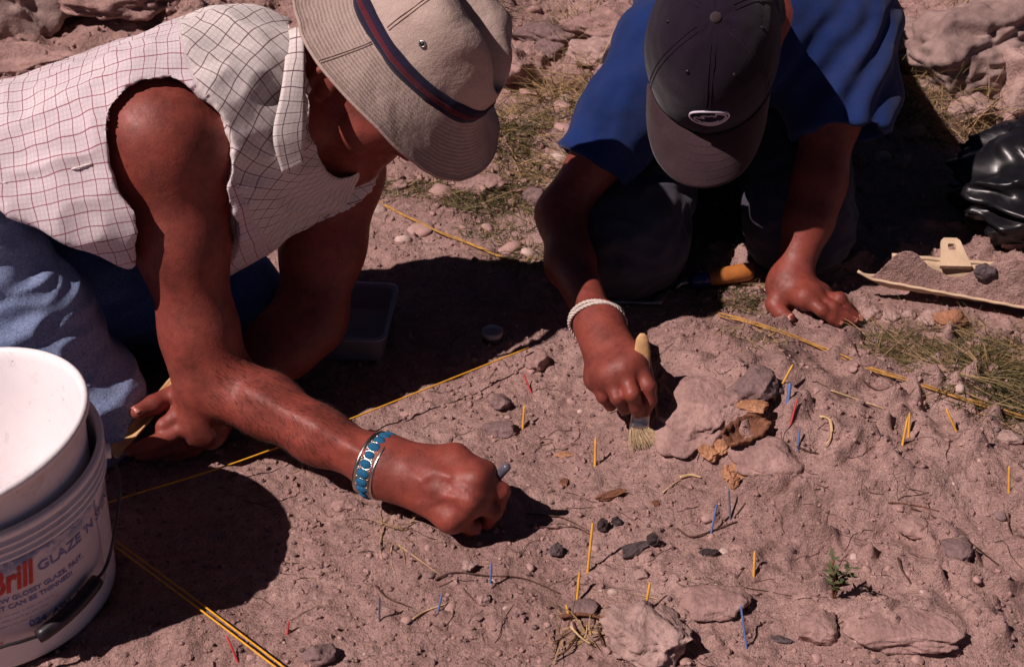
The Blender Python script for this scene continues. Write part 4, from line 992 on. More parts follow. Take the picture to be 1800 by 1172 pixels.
# ------------------------------------------------------------------ trowel, dustpan, container, bag
tro = tool('trowel', 'trowel with orange wooden handle lying beside the kneeling knee', 'trowel')
t0, t1 = GH(1322, 476, .022), GH(1242, 490, .020); td = nrm(t1 - t0)
mb = MB(); mb.tube([t0, t0 + td * .002, lerp(t0, t1, .12), lerp(t0, t1, .45), lerp(t0, t1, .8), t1], [.008, .0118, .0135, .0128, .0118, .0105], 20); mb.build('handle', M['wood_red'], tro)
mb = MB(); fe = t1 + td * .026; mb.tube([t1 - td * .002, t1 + td * .004, fe - td * .003, fe], [.0112, .0118, .0112, .0060], 20); mb.build('ferrule', M['bluemetal'], tro)
mb = MB(); nk = fe + td * .025; mb.tube([fe - td * .004, fe + td * .012, nk + np.array([0, 0, -.012])], [.0042, .004, .003], 10); mb.build('tang', M['steel'], tro)
side_t = np.array([-td[1], td[0], 0]); bl = [nk + np.array([0, 0, -.012]), nk + td * .03 + side_t * .034, nk + td * .125, nk + td * .03 - side_t * .034]; bl = [np.array([q[0], q[1], .012]) for q in bl]
rows = [[lerp(lerp(bl[0], bl[1], u), lerp(bl[3], bl[2], u), w) for w in np.linspace(0, 1, 6)] for u in np.linspace(0, 1, 6)]
v, f = sheet(rows, .0016); link('blade', mesh('blade', v, f), M['steel'], tro)
pan = tool('dustpan', 'tan plastic dustpan full of sieved soil, right of the splayed hand', 'dustpan')
L0, L1 = GH(1506, 486, .034), GH(1850, 550, .032); Bk0, Bk1 = GH(1572, 452, .070), GH(1850, 476, .070)
px_ = nrm(L1 - L0); 
def pan_pt(u, w):
    fr = lerp(L0, L1, u); bk = lerp(Bk0 - [0, 0, .044], Bk1 - [0, 0, .044], u); p = lerp(fr, bk, min(w, 1.)); dip = -.008 * math.sin(math.pi * min(w, 1) * .9)
    side = .026 * max(0, 1 - u / .10) ** 1.5 * (.35 + .65 * min(w, 1)) * (1 - min(1, max(0, w - 1) * 5)); side2 = .035 * max(0, (u - .93) / .07) ** 1.5
    p = p + np.array([0, 0, dip + side + side2 + .0004 * math.sin(u * 60)])
    if w > 1: p = p + np.array([0, .006 * (w - 1) * 10, .042 * (w - 1) * 5])
    return p
rows = [[pan_pt(u, w) for u in np.linspace(0, 1, 50)] for w in list(np.linspace(0, 1, 14)) + [1.03, 1.08, 1.15, 1.2]]
v, f = sheet(rows, .0030); link('pan_tray', mesh('pan_tray', v, f), M['tan_plastic'], pan)
mb = MB(); mb.tube([pan_pt(u, 1.2) for u in np.linspace(0, 1, 40)], .0032, 8); mb.build('rim', M['tan_plastic'], pan)
mb = MB(); mb.tube([pan_pt(u, 0) for u in np.linspace(0, 1, 60)], .0022, 8); mb.build('lip', M['tan_plastic'], pan)
hb = pan_pt(.40, 1.2); hdir = nrm(np.array([.04, 1., .30])); hs = nrm(np.cross(hdir, [0, 0, 1.])); hn = np.cross(hs, hdir)
def frame_ring(pts_o, pts_i, th, nrm_):
    v = []; n = len(pts_o)
    for s_ in (th / 2, -th / 2):
        v += [p + nrm_ * s_ for p in pts_o] + [p + nrm_ * s_ for p in pts_i]
    f = []
    for k in range(n):
        j = (k + 1) % n
        f += [(k, j, n + j, n + k), (2 * n + j, 2 * n + k, 3 * n + k, 3 * n + j), (j, k, 2 * n + k, 2 * n + j), (n + k, n + j, 3 * n + j, 3 * n + k)]
    return v, f
po = [hb + hs * a + hdir * b_ for a, b_ in ((-.022, -.012), (.022, -.012), (.017, .015), (.0135, .036), (.009, .041), (-.009, .041), (-.0135, .036), (-.017, .015))]
pi_ = [hb + hs * a + hdir * b_ for a, b_ in ((-.005, .018), (.005, .018), (.0055, .021), (.0055, .027), (.004, .030), (-.004, .030), (-.0055, .027), (-.0055, .021))]
v, f = frame_ring(po, pi_, .006, hn); link('handle', mesh('handle', v, f, False), M['tan_plastic'], pan)
# soil heap in the dustpan
hv_, hf_ = [], []; nu, nw = 90, 46; rows = []
for j in range(nw):
    w = .02 + .95 * j / (nw - 1); row = []
    for i in range(nu):
        u = .035 + .93 * i / (nu - 1); p = pan_pt(u, w); e = min(u - .03, .965 - u, (w - .015) * .3, (.985 - w) * .5); up_ = .066 * float(sstep(0, .14, e)) * (.8 + .3 * math.sin(u * 9 + 1)) - .003
        n_ = float(noise2(np.array([p[0] * 40]), np.array([p[1] * 40]))[0]) * .004 + float(noise2(np.array([p[0] * 120]), np.array([p[1] * 120]))[0]) * .0028
        row.append(p + np.array([0, 0, up_ + n_ * float(sstep(0, .05, e))]))
    rows.append(row)
v, f = loft(rows); heap = link('soil_heap', mesh('soil_heap', v, f), M['ground']); tag(heap, 'heap of loose pinkish soil lying in the tan dustpan', 'soil')
heap_top = rows
# cloudy plastic food box in the shadow
def rrect(w, d, r, n=6):
    P = []
    for cx, cy, a0 in ((w - r, d - r, 0), (-w + r, d - r, 90), (-w + r, -d + r, 180), (w - r, -d + r, 270)):
        P += [(cx + r * math.cos(math.radians(a0 + 90 * k / n)), cy + r * math.sin(math.radians(a0 + 90 * k / n))) for k in range(n + 1)]
    return P
bxc = GG(612, 590); rows = []
for w, d, z, r in ((.060, .066, 0, .012), (.066, .072, .004, .015), (.070, .077, .048, .018), (.075, .082, .049, .019), (.0755, .0825, .053, .019), (.070, .077, .053, .018), (.067, .074, .046, .017), (.062, .069, .006, .014)):
    rows.append([np.array([x, y, z]) for x, y in rrect(w, d, r)])
v, f = loft(rows, close_v=True); n_ = len(rows[0]); f.append(tuple(range(n_))[::-1]); f.append(tuple((len(rows) - 1) * n_ + k for k in range(n_)))
box = link('food_box', mesh('food_box', v, f), M['clear']); box.location = bxc + np.array([0, 0, .001]); box.rotation_euler = (0, 0, math.radians(-4)); box.scale = (.85, .85, .8)
tag(box, 'cloudy plastic food box lying in the shadow behind the bent elbow', 'box')
jar = tool('small_jar', 'small dark jar with a pale lid in the deep shadow', 'jar'); jc = GG(866, 598)
v, f = revolve([(.001, 0), (.013, 0), (.014, .002), (.014, .008), (.011, .010), (.001, .010)], 24); o = link('glass_body', mesh('glass_body', v, f), M['blacktube'], jar); o.location = jc
v, f = revolve([(.0135, .009), (.0140, .010), (.0140, .016), (.0125, .0175), (.001, .0175)], 24); o = link('lid', mesh('lid', v, f), M['clear'], jar); o.location = jc
# black plastic bag
bgc = GG(1880, 395); b = bmesh.new(); bmesh.ops.create_icosphere(b, subdivisions=6, radius=1.); co = np.array([q.co for q in b.verts])
wq = co + .45 * np.stack([noise3(co * 1.3 + 5), noise3(co * 1.3 + 15), noise3(co * 1.3 + 25)], 1)
rdg = lambda p: 1 - np.abs(noise3(p)) * 2.2
k = .86 + .26 * rdg(wq * np.array([1.0, 2.6, 1.4]) + 3) + .10 * rdg(wq * np.array([4.5, 1.8, 2.4]) + 9) + .03 * rdg(wq * np.array([4., 7., 4.]) + 1)
q = co * np.array([.20, .17, .085]) * k[:, None]; q[:, 2] += .05; q[:, 2] = np.maximum(q[:, 2], -.012)
for bv, c in zip(b.verts, q): bv.co = c
me = bpy.data.meshes.new('rubbish_bag'); b.to_mesh(me); b.free()
for pg in me.polygons: pg.use_smooth = True
bag = link('rubbish_bag', me, M['blackplastic']); bag.location = bgc + np.array([.05, .02, 0]); tag(bag, 'crumpled shiny black plastic bag behind the dustpan', 'bag')
# ------------------------------------------------------------------ collar and placket of the checked shirt
def on_shirt(px, py, d): return W(px, py, min(surf_z(shn, px, py, 1.4, 1.9), 1.75) - d)
ribbon('collar', [on_shirt(508, 55, .006), on_shirt(494, 160, .008), on_shirt(480, 240, .010), on_shirt(496, 306, .014)], [W(534, 48, 1.648), W(536, 160, 1.620), W(536, 230, 1.614), W(532, 288, 1.625)], 26, 8, .003, M['plaid'], shirt, .20, .0015)
def stitch(pts, r=.0013, mat='thread'):
    P = catmull([np.array([x, y, 0.]) for x, y in pts], 26); mb = MB(); mb.tube([W(q[0] + 1.2 * math.sin(i * 2.1), q[1], surf_z(shn, q[0], q[1], 1.4, 1.9) - .0008 - .0008 * (i % 2)) for i, q in enumerate(P)], r, 5); mb.build('seam', M[mat], shirt)
stitch([(2, 322), (60, 314), (110, 302), (160, 288)], .0011)
# ------------------------------------------------------------------ strings of the grid
def string(label, pts, r=.0011, n=60, two=False):
    o = tool('grid_string', label, 'string')
    for s_ in ((0,) if not two else (-1, 1)):
        P = catmull(pts, n); mb = MB(); mb.tube([p + np.array([.0022 * s_, 0, .001 * s_]) * (1 + .5 * math.sin(i * .3)) for i, p in enumerate(P)], r, 6); mb.build('strand', M['string'], o)
string('yellow string running from the left hand out of shadow towards the brush', [GH(-100, 985, .030), GH(200, 880, .028), GH(463, 795, .03), GH(930, 611, .03)])
so = tool('grid_string', 'doubled yellow string slanting out at the bottom left past the pail', 'string')
for dx, dy in ((0, 0), (-7, 6)):
    mb = MB(); mb.tube(catmull([GH(170 + dx, 925 + dy, .030), GH(330 + dx, 1043 + dy, .022), GH(505 + dx, 1176 + dy, .020)], 30), .0011, 6); mb.build('strand', M['string'], so)
def tape(label, px, w, hh=.008):
    o = tool('grid_string', label, 'string'); P = []
    for x, y in px: P.append(GG(x, y, hh))
    P = catmull(P, 70)
    for j in range(3):
        mb = MB(); rr = random.Random(j); ph = rr.uniform(0, 6)
        mb.tube([p + np.array([.3, 1, .15]) * w * ((j - 1) * .5 + .35 * math.sin(i * .22 + ph)) + np.array([0, 0, .0006 * math.sin(i * .5 + ph)]) for i, p in enumerate(P)], .0010, 5); mb.build('strand', M['string_dull'], o)
tape('frayed yellow string across the right side below the splayed hand', [(1262, 558), (1340, 583), (1440, 615), (1530, 648), (1640, 690), (1800, 742), (1900, 775)], .0045, .0065)
tape('yellow string on the bright ground behind the hat brim', [(655, 355), (740, 398), (830, 435), (870, 452), (912, 466)], .0025, .005)
# ------------------------------------------------------------------ skewers
def skewer(kind, label, base, top_px, lean_h, r=.00135):
    b_ = GG(*base); tp = GH(top_px[0], top_px[1], b_[2] + lean_h); d = nrm(tp - b_)
    me_n = kind + '_skewer'; mb = MB(); mb.tube([b_ - d * .02, b_, lerp(b_, tp, .5), tp - d * .003, tp], [r * .8, r, r, r * .9, r * .3], 6)
    o = mb.build('marker_skewer', {'yellow': M['pick'], 'blue': M['blue_pick'], 'red': M['red_pick'], 'grey': M['penm']}[kind]); return tag(o, label, 'skewer', 'skewers marking finds')
SK = [('yellow', 'tallest yellow skewer, right of the pen shadow', (1033, 1005), (1042, 918), .050), ('yellow', 'yellow skewer just above the big pale stone at the bottom', (1132, 1083), (1143, 1022), .034), ('yellow', 'thin yellow skewer above the small flat grey stone', (1014, 1056), (1019, 1004), .030),
      ('yellow', 'short yellow skewer stuck behind the flat grey stone by a root tangle', (1001, 1085), (995, 1062), .012), ('yellow', 'yellow skewer left of the brush bristles', (1046, 818), (1047, 768), .030), ('yellow', 'yellow skewer beside the two grey stones near the shadow edge', (919, 752), (922, 712), .026),
      ('yellow', 'yellow skewer leaning right behind the flat stone by the mound', (1373, 681), (1394, 640), .022), ('yellow', 'front one of two yellow skewers standing close together', (1586, 783), (1596, 732), .028), ('yellow', 'rear one of two yellow skewers standing close together', (1597, 768), (1599, 724), .026),
      ('yellow', 'yellow skewer leaning left below the frayed string', (1680, 762), (1663, 718), .024), ('yellow', 'yellow skewer at the far right edge of the dig', (1772, 870), (1774, 818), .030), ('yellow', 'short yellow skewer on bare soil left of the small plant', (1325, 1011), (1327, 968), .024),
      ('yellow', 'yellow skewer touching the frayed string at the far right', (1722, 704), (1694, 684), .012),
      ('blue', 'blue skewer leaning left at the bottom right of the big pale stone', (1312, 1136), (1302, 1062), .036), ('blue', 'blue skewer right of the charred wood', (1250, 937), (1260, 885), .030), ('blue', 'blue skewer standing on bare soil between two pebbles', (862, 1030), (864, 986), .028),
      ('blue', 'short blue skewer leaning over a twig shadow', (770, 1074), (777, 1042), .016), ('blue', 'blue skewer in front of the low pale stone', (1402, 790), (1406, 752), .022), ('blue', 'short thick blue skewer right of the flat mauve stone', (1385, 708), (1389, 672), .020),
      ('red', 'red skewer rising right of the broken bone', (1389, 748), (1402, 700), .026), ('red', 'red skewer leaning left near the shadow edge above the grey stones', (934, 690), (920, 656), .020), ('red', 'red skewer leaning beside the doubled string at the bottom left', (418, 1162), (398, 1116), .022), ('red', 'tiny red skewer on the soil by the pail shadow', (505, 1114), (508, 1090), .014),
      ('grey', 'thin grey skewer standing in front of the orange bone pieces', (1284, 912), (1281, 858), .030), ('grey', 'thin grey skewer near the bottom centre', (667, 1092), (667, 1046), .028), ('grey', 'black pin on the mound beside the brush', (1200, 784), (1207, 750), .020)]
for a in SK: skewer(*a, r=.0016 if a[0] == 'yellow' else (.0024 if 'thick' in a[1] else .00125))
# ------------------------------------------------------------------ stones
_ico = {}
def ico(sub):
    if sub not in _ico:
        b = bmesh.new(); bmesh.ops.create_icosphere(b, subdivisions=sub, radius=1.); b.verts.ensure_lookup_table(); _ico[sub] = (np.array([q.co[:] for q in b.verts]), np.array([[w.index for w in q.verts] for q in b.faces])); b.free()
    return _ico[sub]
def stone_co(sub, rad, seed, rough=.22, facets=7):
    co, fa_ = ico(sub); rs = np.random.RandomState(seed); q = co.copy()
    for k in range(facets):
        n = nrm(rs.normal(size=3)); d = rs.uniform(.55, .85); e = q @ n - d; q = q - np.outer(np.maximum(e, 0) * .85, n)
    q = q * (1 + rough * fbm3(co * 1.6 + seed * 3.1, 3)[:, None] + .06 * noise3(co * 7 + seed)[:, None])
    return q * np.asarray(rad), fa_
def stone(name, label, cat, px, py, rx, ry, rz, mat, seed, rot=0., sink=.35, sub=4, group=None, facets=7, rough=.22, tilt=0.):
    q, fa_ = stone_co(sub, (rx, ry, rz), seed, rough, facets); me = mesh(name, q, fa_); o = link(name, me, M[mat]); g = GG(px, py)
    o.location = (g[0], g[1], g[2] + rz * (1 - 2 * sink)); o.rotation_euler = (tilt, 0, rot); return tag(o, label, cat, group)
st = lambda *a, **k: stone('stone', a[0], 'stone', *a[1:], **k)
st('big pale rough stone at the bottom centre', 1138, 1128, .050, .042, .030, 'rock_pale', 1, sink=.28, sub=5, rough=.3, facets=10)
st('large smooth clay block in the shadow of the brushing hand', 1228, 712, .062, .088, .032, 'rock', 2, rot=-.35, sink=.55, sub=5, facets=6, rough=.2)
st('flat mauve stone on the right shoulder of the clay block', 1322, 690, .036, .030, .020, 'rock_grey', 3, sink=.3, facets=10, rot=.2)
st('low pale stone half buried right of the orange bone', 1352, 800, .050, .034, .018, 'rock', 4, sink=.58)
st('wide flat slab at the bottom right under the plant shadow', 1600, 1104, .062, .040, .016, 'rock', 5, sink=.6, sub=5, facets=12)
st('square stone with a sharp shaded side below the small plant', 1437, 1112, .028, .022, .018, 'rock', 6, sink=.3, facets=12)
st('rounded grey stone half buried at the right', 1680, 972, .024, .018, .012, 'rock_grey', 7); st('rough stone left of the rounded one on the right', 1607, 932, .018, .017, .012, 'rock', 8)
st('grey pebble near the shadow edge', 880, 713, .014, .012, .010, 'rock_grey', 9, sink=.25); st('flat grey stone with a dark notch below the grey pebble', 880, 757, .022, .015, .010, 'rock_grey', 10, sink=.3)
st('flat grey stone at the root tangle near the bottom', 1022, 1072, .022, .013, .008, 'rock_grey', 11, sink=.3); st('round white pebble below the blue skewer', 852, 1057, .009, .008, .006, 'rock_pale', 12, sink=.2); st('pale pebble with a notch left of the blue skewer', 826, 996, .010, .008, .006, 'rock_pale', 13, sink=.25)
st('dark round pebble below the pen shadow', 980, 973, .0085, .0085, .008, 'rock_dark', 14, sink=.2); st('dark pebble on the soil heap in the dustpan', 1735, 492, .016, .013, .012, 'rock_dark', 15, sink=0.)
bpy.data.objects['stone.014'].location = Vector(heap_top[15][56]) + Vector((0, 0, .006))
st('small white stone at the skewer row', 1128, 1013, .008, .008, .006, 'rock_pale', 16); st('low lump of clay right of the big pale stone', 1262, 1060, .042, .026, .010, 'rock', 17, sink=.5)
st('lumpy stone below the grey skewer by the pail shadow', 560, 1155, .018, .014, .012, 'rock_grey', 18); st('low stone beside the wrist shadow', 610, 890, .018, .012, .008, 'rock', 19, sink=.4)
st('flat pale stone under the frayed string at the far right', 1775, 770, .020, .012, .006, 'rock_pale', 20, sink=.3); st('pointed pale clod at the shadow edge behind the skewers', 942, 640, .018, .016, .016, 'rock', 21, sink=.4)
st('pale block right of the dustpan, under the black bag', 1785, 432, .052, .040, .050, 'rock_pale', 22, sink=.2, facets=12)
st('small pale stone in the row under the dustpan, leftmost', 1532, 560, .016, .013, .012, 'rock_pale', 23); st('small pale stone in the row under the dustpan, second', 1566, 562, .014, .012, .010, 'rock_pale', 24)
st('small pale stone in the row under the dustpan, third', 1598, 560, .012, .010, .010, 'rock_pale', 25); st('small pale stone in the row under the dustpan, beside brown fluff', 1632, 566, .018, .013, .012, 'rock_pale', 26)
st('brown fuzzy clod under the dustpan', 1672, 570, .024, .015, .012, 'fluff', 27); st('blue grey stone beside the lit upper arm', 938, 352, .024, .018, .016, 'rock_grey', 28); st('pale pointed rock at the foot of the grass behind the brim', 845, 330, .045, .026, .020, 'rock', 29, sink=.4)
st('small pink stone under the front of the hat brim', 705, 330, .014, .012, .010, 'rock', 30)
bl_ = lambda *a, **k: stone('boulder', a[0], 'boulder', *a[1:], **k)
bl_('huge pitted boulder behind the blue sleeve', 1690, 105, .20, .17, .11, 'boulder', 41, sink=.42, sub=6, rough=.32, facets=9)
bl_('pale rounded boulder at the right edge above the black bag', 1808, 185, .090, .085, .085, 'rock_pale', 42, sink=.3, sub=5, rough=.25)
bl_('small upright pale rock between the boulders and the bag', 1702, 215, .040, .030, .042, 'rock_pale', 43, sink=.25, sub=4, facets=11)
bl_('low pale rock in the grass beside the blue sleeve', 1590, 236, .035, .03, .016, 'rock', 44, sink=.35)
bl_('dark shaded boulder in the top left corner', 30, 40, .12, .10, .12, 'boulder', 45, sink=.25, sub=5, facets=9)
bl_('broken bank of pale earth left behind the checked back', 40, 112, .16, .07, .035, 'rock', 46, sink=.45, sub=5, rough=.4); bl_('pale flat boulder in the top left behind the back', 215, -15, .16, .14, .05, 'rock', 47, sink=.4, sub=5)
bl_('large block of cracked earth behind the blue shoulder', 1090, 60, .10, .08, .045, 'rock', 48, sink=.4, sub=5, rough=.35, facets=10); bl_('pale cracked block left of the larger earth block', 1050, 100, .06, .05, .032, 'rock_pale', 49, sink=.4, sub=5, facets=10)
bl_('grey domed lump of earth behind the hat', 960, 70, .09, .06, .032, 'rock_grey', 50, sink=.45, sub=5, rough=.3); bl_('earth lump with a dark hollow right of the hat', 898, 130, .042, .036, .026, 'rock', 51, sink=.35, rough=.4)
bl_('buried smooth rock under the blue sleeve edge', 1120, 140, .07, .07, .028, 'rock', 52, sink=.4, sub=5)
# bone fragments, bark chips, charred wood
def frag(name, label, cat, px, py, rad, mat, seed, rot=0., h=0., tilt=(0, 0)):
    q, fa_ = stone_co(3, rad, seed, .3, 9); o = link(name, mesh(name, q, fa_, False), M[mat]); g = GG(px, py); o.location = (g[0], g[1], g[2] + rad[2] * .5 + h); o.rotation_euler = (tilt[0], tilt[1], rot); return tag(o, label, cat)
frag('bone_fragment', 'orange bone fragment below the clay block, leftmost of two', 'bone', 1246, 798, (.014, .013, .008), 'bone', 1); frag('bone_fragment', 'smaller orange bone fragment right of the leftmost one', 'bone', 1268, 790, (.010, .012, .007), 'bone', 2)
frag('bone_fragment', 'upper orange bone piece at the grey skewer', 'bone', 1292, 828, (.011, .012, .008), 'bone', 3); frag('bone_fragment', 'round orange bone piece right of the grey skewer', 'bone', 1308, 838, (.009, .009, .005), 'bone', 4); frag('bone_fragment', 'narrow orange bone piece standing at the grey skewer', 'bone', 1291, 856, (.006, .007, .014), 'bone', 5, .1); frag('bone_fragment', 'orange bone sliver left of the grey skewer', 'bone', 1277, 836, (.006, .014, .008), 'bone', 6)
g = GG(1312, 762); ax = nrm(np.array([1., .75, 0])); sdv = np.array([-ax[1], ax[0], 0]); rows = []
for i in range(22):
    u = i / 21; w = .016 * math.sin(math.pi * (.12 + .80 * u)) ** .6; row = []
    for k in range(11):
        a = math.pi * (k / 10); nz = .0045 * float(noise3(np.array([[i * .5, k * .6, 1.]]))[0]); row.append(g + ax * (u - .5) * .066 + sdv * (math.cos(a) * (w + nz)) + np.array([0, 0, .010 - math.sin(a) * (w * .8 + nz) + .003 * math.cos(a)]))
    rows.append(row)
v, f = sheet(rows, .0035); tag(link('broken_bone', mesh('broken_bone', v, f), M['bark']), 'hollow red brown bone lying open beside the clay block', 'bone')
frag('bone_fragment', 'tan bone plate behind the hollow bone', 'bone', 1325, 722, (.020, .012, .006), 'bone', 8, -.2)
frag('bark_chip', 'red brown chip left of the brush, higher of two', 'chip', 992, 800, (.012, .005, .002), 'bone', 9, .1); frag('bark_chip', 'upright red brown chip left of the brush, lower of two', 'chip', 992, 850, (.006, .011, .003), 'bark', 10, -.3); frag('bark_chip', 'long reddish root piece half buried in front of the bristles', 'chip', 1072, 874, (.026, .007, .006), 'bark', 11, .3); frag('bark_chip', 'small red chip right of the long root piece', 'chip', 1153, 885, (.006, .005, .002), 'bark', 12)
frag('charred_wood', 'large chunk of charred wood in the middle of the soil', 'charcoal', 1120, 966, (.026, .009, .008), 'rock_dark', 13, .5); frag('charred_wood', 'upright charred flake left of the large chunk', 'charcoal', 1060, 930, (.007, .008, .010), 'charcoal', 14); frag('charred_wood', 'small charred piece at the left of the round clay lump', 'charcoal', 1084, 920, (.007, .006, .007), 'charcoal', 15); frag('charred_wood', 'black charred end of the large chunk', 'charcoal', 1148, 955, (.008, .007, .009), 'charcoal', 16)
frag('charred_wood', 'spiky black charred bits below the blue skewer', 'charcoal', 1248, 974, (.013, .005, .005), 'charcoal', 17); frag('charred_wood', 'small grey charred sliver at the bottom right', 'charcoal', 1372, 1124, (.012, .005, .004), 'rock_dark', 18, -.4); frag('charred_wood', 'dark chip on the slope at the right of the clay block', 'charcoal', 1365, 690, (.012, .012, .010), 'rock_dark', 19)
# ------------------------------------------------------------------ grass tufts, plant, twigs
def blades(n, rx, ry, ln, seed, flat=.5, tone=(0., 1.), lean=(0, 0), wd=.0009, c=np.zeros(3)):
    rs = random.Random(seed); v = []; f = []; a_ = []
    for k in range(n):
        t = rs.uniform(0, 6.283); r = math.sqrt(rs.random()); x = c[0] + rx * r * math.cos(t); y = c[1] + ry * r * math.sin(t); z = float(gh(x, y)); L = ln * rs.uniform(.4, 1.15)
        az = rs.uniform(0, 6.283); el = rs.uniform(.12, 1.45) * (1 - flat) + .12 * flat; d = np.array([math.cos(az) * math.cos(el) + lean[0], math.sin(az) * math.cos(el) + lean[1], math.sin(el)]); d = nrm(d)
        s_ = nrm(np.cross(d, [rs.uniform(-1, 1), rs.uniform(-1, 1), .4])) * wd * rs.uniform(.6, 1.3); p = np.array([x, y, z - .002]); n0 = len(v); m = 5; tn = rs.uniform(*tone)
        cv = np.array([rs.uniform(-1, 1), rs.uniform(-1, 1), 0]) * .35
        for i in range(m):
            u = i / (m - 1); q = p + d * L * u + cv * L * u * u + np.array([0, 0, -L * .55 * u * u * (1 - .6 * math.sin(el))]); q[2] = max(q[2], z + .001); w = s_ * (1 - u * .85)
            v += [q - w, q + w]; a_ += [tn, tn]
        for i in range(m - 1): b_ = n0 + 2 * i; f.append((b_, b_ + 1, b_ + 3, b_ + 2))
    return v, f, a_
def tuft(label, px, py, n, rx, ry, ln, seed, **k):
    g = GG(px, py); v, f, a_ = blades(n, rx, ry, ln, seed, c=g, **k); me = mesh('grass_tuft', v, f, False); vattr(me, 'tone', a_); return tag(link('grass_tuft', me, M['grass']), label, 'grass')
tuft('wide flattened grass tuft below the dustpan at the right', 1660, 622, 1100, .12, .062, .085, 1, wd=.0006, flat=.8, tone=(0, .8)); tuft('grass along the frayed string at the far right edge', 1775, 690, 420, .10, .07, .08, 2, flat=.7, tone=(0, .8))
tuft('dark green grass tuft behind the front of the hat brim', 862, 352, 620, .085, .05, .07, 3, flat=.55, tone=(0, .6)); tuft('grass tuft under the tip of the hat brim', 725, 335, 260, .07, .03, .05, 4, flat=.5, tone=(0, .65))
tuft('grass tuft between the hat and the blue sleeve, upper left', 895, 238, 420, .05, .06, .09, 5, flat=.45, tone=(.0, .75)); tuft('mixed green and dry grass left of the blue sleeve', 955, 208, 520, .11, .07, .10, 6, flat=.5, tone=(.05, 1.)); tuft('dry brown grass against the blue sleeve', 1010, 165, 420, .09, .07, .13, 7, flat=.25, tone=(.35, 1.)); tuft('dry grass beside the lit upper arm', 965, 300, 380, .09, .06, .09, 8, flat=.5, tone=(.1, .9))
tuft('spiky dry grass on the earth lumps behind the hat', 1005, 75, 160, .05, .04, .16, 9, flat=.1, tone=(.4, .9)); tuft('grass where the yellow string ends by the dark arm', 920, 452, 200, .06, .04, .05, 10, flat=.5, tone=(0, .7)); tuft('small grass patch below the dark green tuft', 870, 410, 140, .06, .03, .04, 11, flat=.6, tone=(0, .6))
tuft('grass tuft by the trowel between the two arms', 1292, 525, 300, .06, .045, .05, 12, flat=.5, tone=(0, .7)); tuft('small grass sprigs in front of the splayed hand', 1318, 600, 110, .05, .04, .04, 13, flat=.45, tone=(.1, .9)); tuft('tall mixed grass right of the blue sleeve', 1620, 190, 620, .13, .09, .17, 14, flat=.3, tone=(.1, 1.)); tuft('grass between the large boulders', 1720, 110, 260, .12, .06, .18, 15, flat=.2, tone=(.1, .9)); tuft('grass at the back right corner by the boulder', 1790, 20, 200, .15, .08, .15, 16, flat=.3, tone=(.2, .9))
tuft('green sprigs beside the crown of the hat', 838, 22, 180, .06, .05, .09, 17, flat=.4, tone=(0, .6)); tuft('dry stems at the far right of the dig', 1790, 720, 200, .08, .05, .09, 18, flat=.6, tone=(.0, .7)); tuft('dry tuft on the right below the wide grass', 1745, 650, 260, .07, .04, .07, 19, flat=.6, tone=(0, .7)); tuft('few dry stems near the trampled root tangle', 1015, 1110, 40, .03, .02, .06, 20, flat=.4, tone=(.6, 1.), wd=.0013)
tuft('few straw stems on the soil by the white pebble', 690, 930, 30, .03, .03, .05, 21, flat=.3, tone=(.6, 1.), wd=.001)
# small upright green plant
pl = tool('seedling', 'small green plant growing from the bare soil at the lower right', 'plant'); g = GG(1466, 1052); rs = random.Random(4); mb = MB(); stems = []
for k in range(4):
    e = g + np.array([rs.uniform(-.012, .016), rs.uniform(-.008, .008), rs.uniform(.038, .060)]); P = [g - [0, 0, .004], lerp(g, e, .5) + np.array([rs.uniform(-.004, .004), 0, 0]), e]; stems.append(catmull(P, 8)); mb.tube(stems[-1], [.0012] * 4 + [.0009] * 4, 6)
mb.build('stem', M['bark'], pl)
for sti in stems:
    for i in range(3, 8):
        for q_ in range(3):
            a = rs.uniform(0, 6.28); d = nrm(np.array([math.cos(a), math.sin(a), rs.uniform(.1, .9)])); L = rs.uniform(.008, .016); s_ = nrm(np.cross(d, [0, 0, 1])) * .0022; p = sti[i]
            me = mesh('leaf', [p - s_ * .3, p + s_ * .3, p + d * L * .5 + s_, p + d * L * .5 - s_, p + d * L], [(0, 1, 2, 3), (3, 2, 4)], False); vattr(me, 'tone', [rs.random()] * 5); link('leaf', me, M['green'], pl)
def twig(label, pxs, r, mat='twig', dz=.002, name='twig', cat='twig'):
    P = [GG(x, y, dz if not isinstance(dz, (list, tuple)) else dz[i]) for i, (x, y) in enumerate(pxs)]; C = catmull(P, 6 * len(P)); mb = MB(); mb.tube(C, list(np.linspace(r, r * .5, len(C))), 6); return tag(mb.build(name, M[mat]), label, cat)
twig('thin dark root running right from the fist shadow', [(925, 905), (965, 908), (990, 912), (1035, 935)], .0011); twig('second thin root below the one at the fist shadow', [(930, 925), (975, 930), (1010, 928), (1040, 942)], .0010); twig('long root across the soil between the blue skewers', [(765, 1020), (800, 1008), (860, 1014), (920, 1018), (985, 1045)], .0012)
twig('dark crooked twig near the bottom centre', [(660, 1030), (680, 1052), (705, 1062), (720, 1068)], .0012); twig('pale straw stem lying by the short blue skewer', [(725, 1090), (750, 1075), (800, 1058)], .0012, 'straw'); twig('curved root behind the charred bits', [(1190, 930), (1215, 945), (1250, 935), (1295, 918)], .0013); twig('forked root in front of the grey skewer bones', [(1290, 912), (1305, 892), (1310, 885)], .0010)
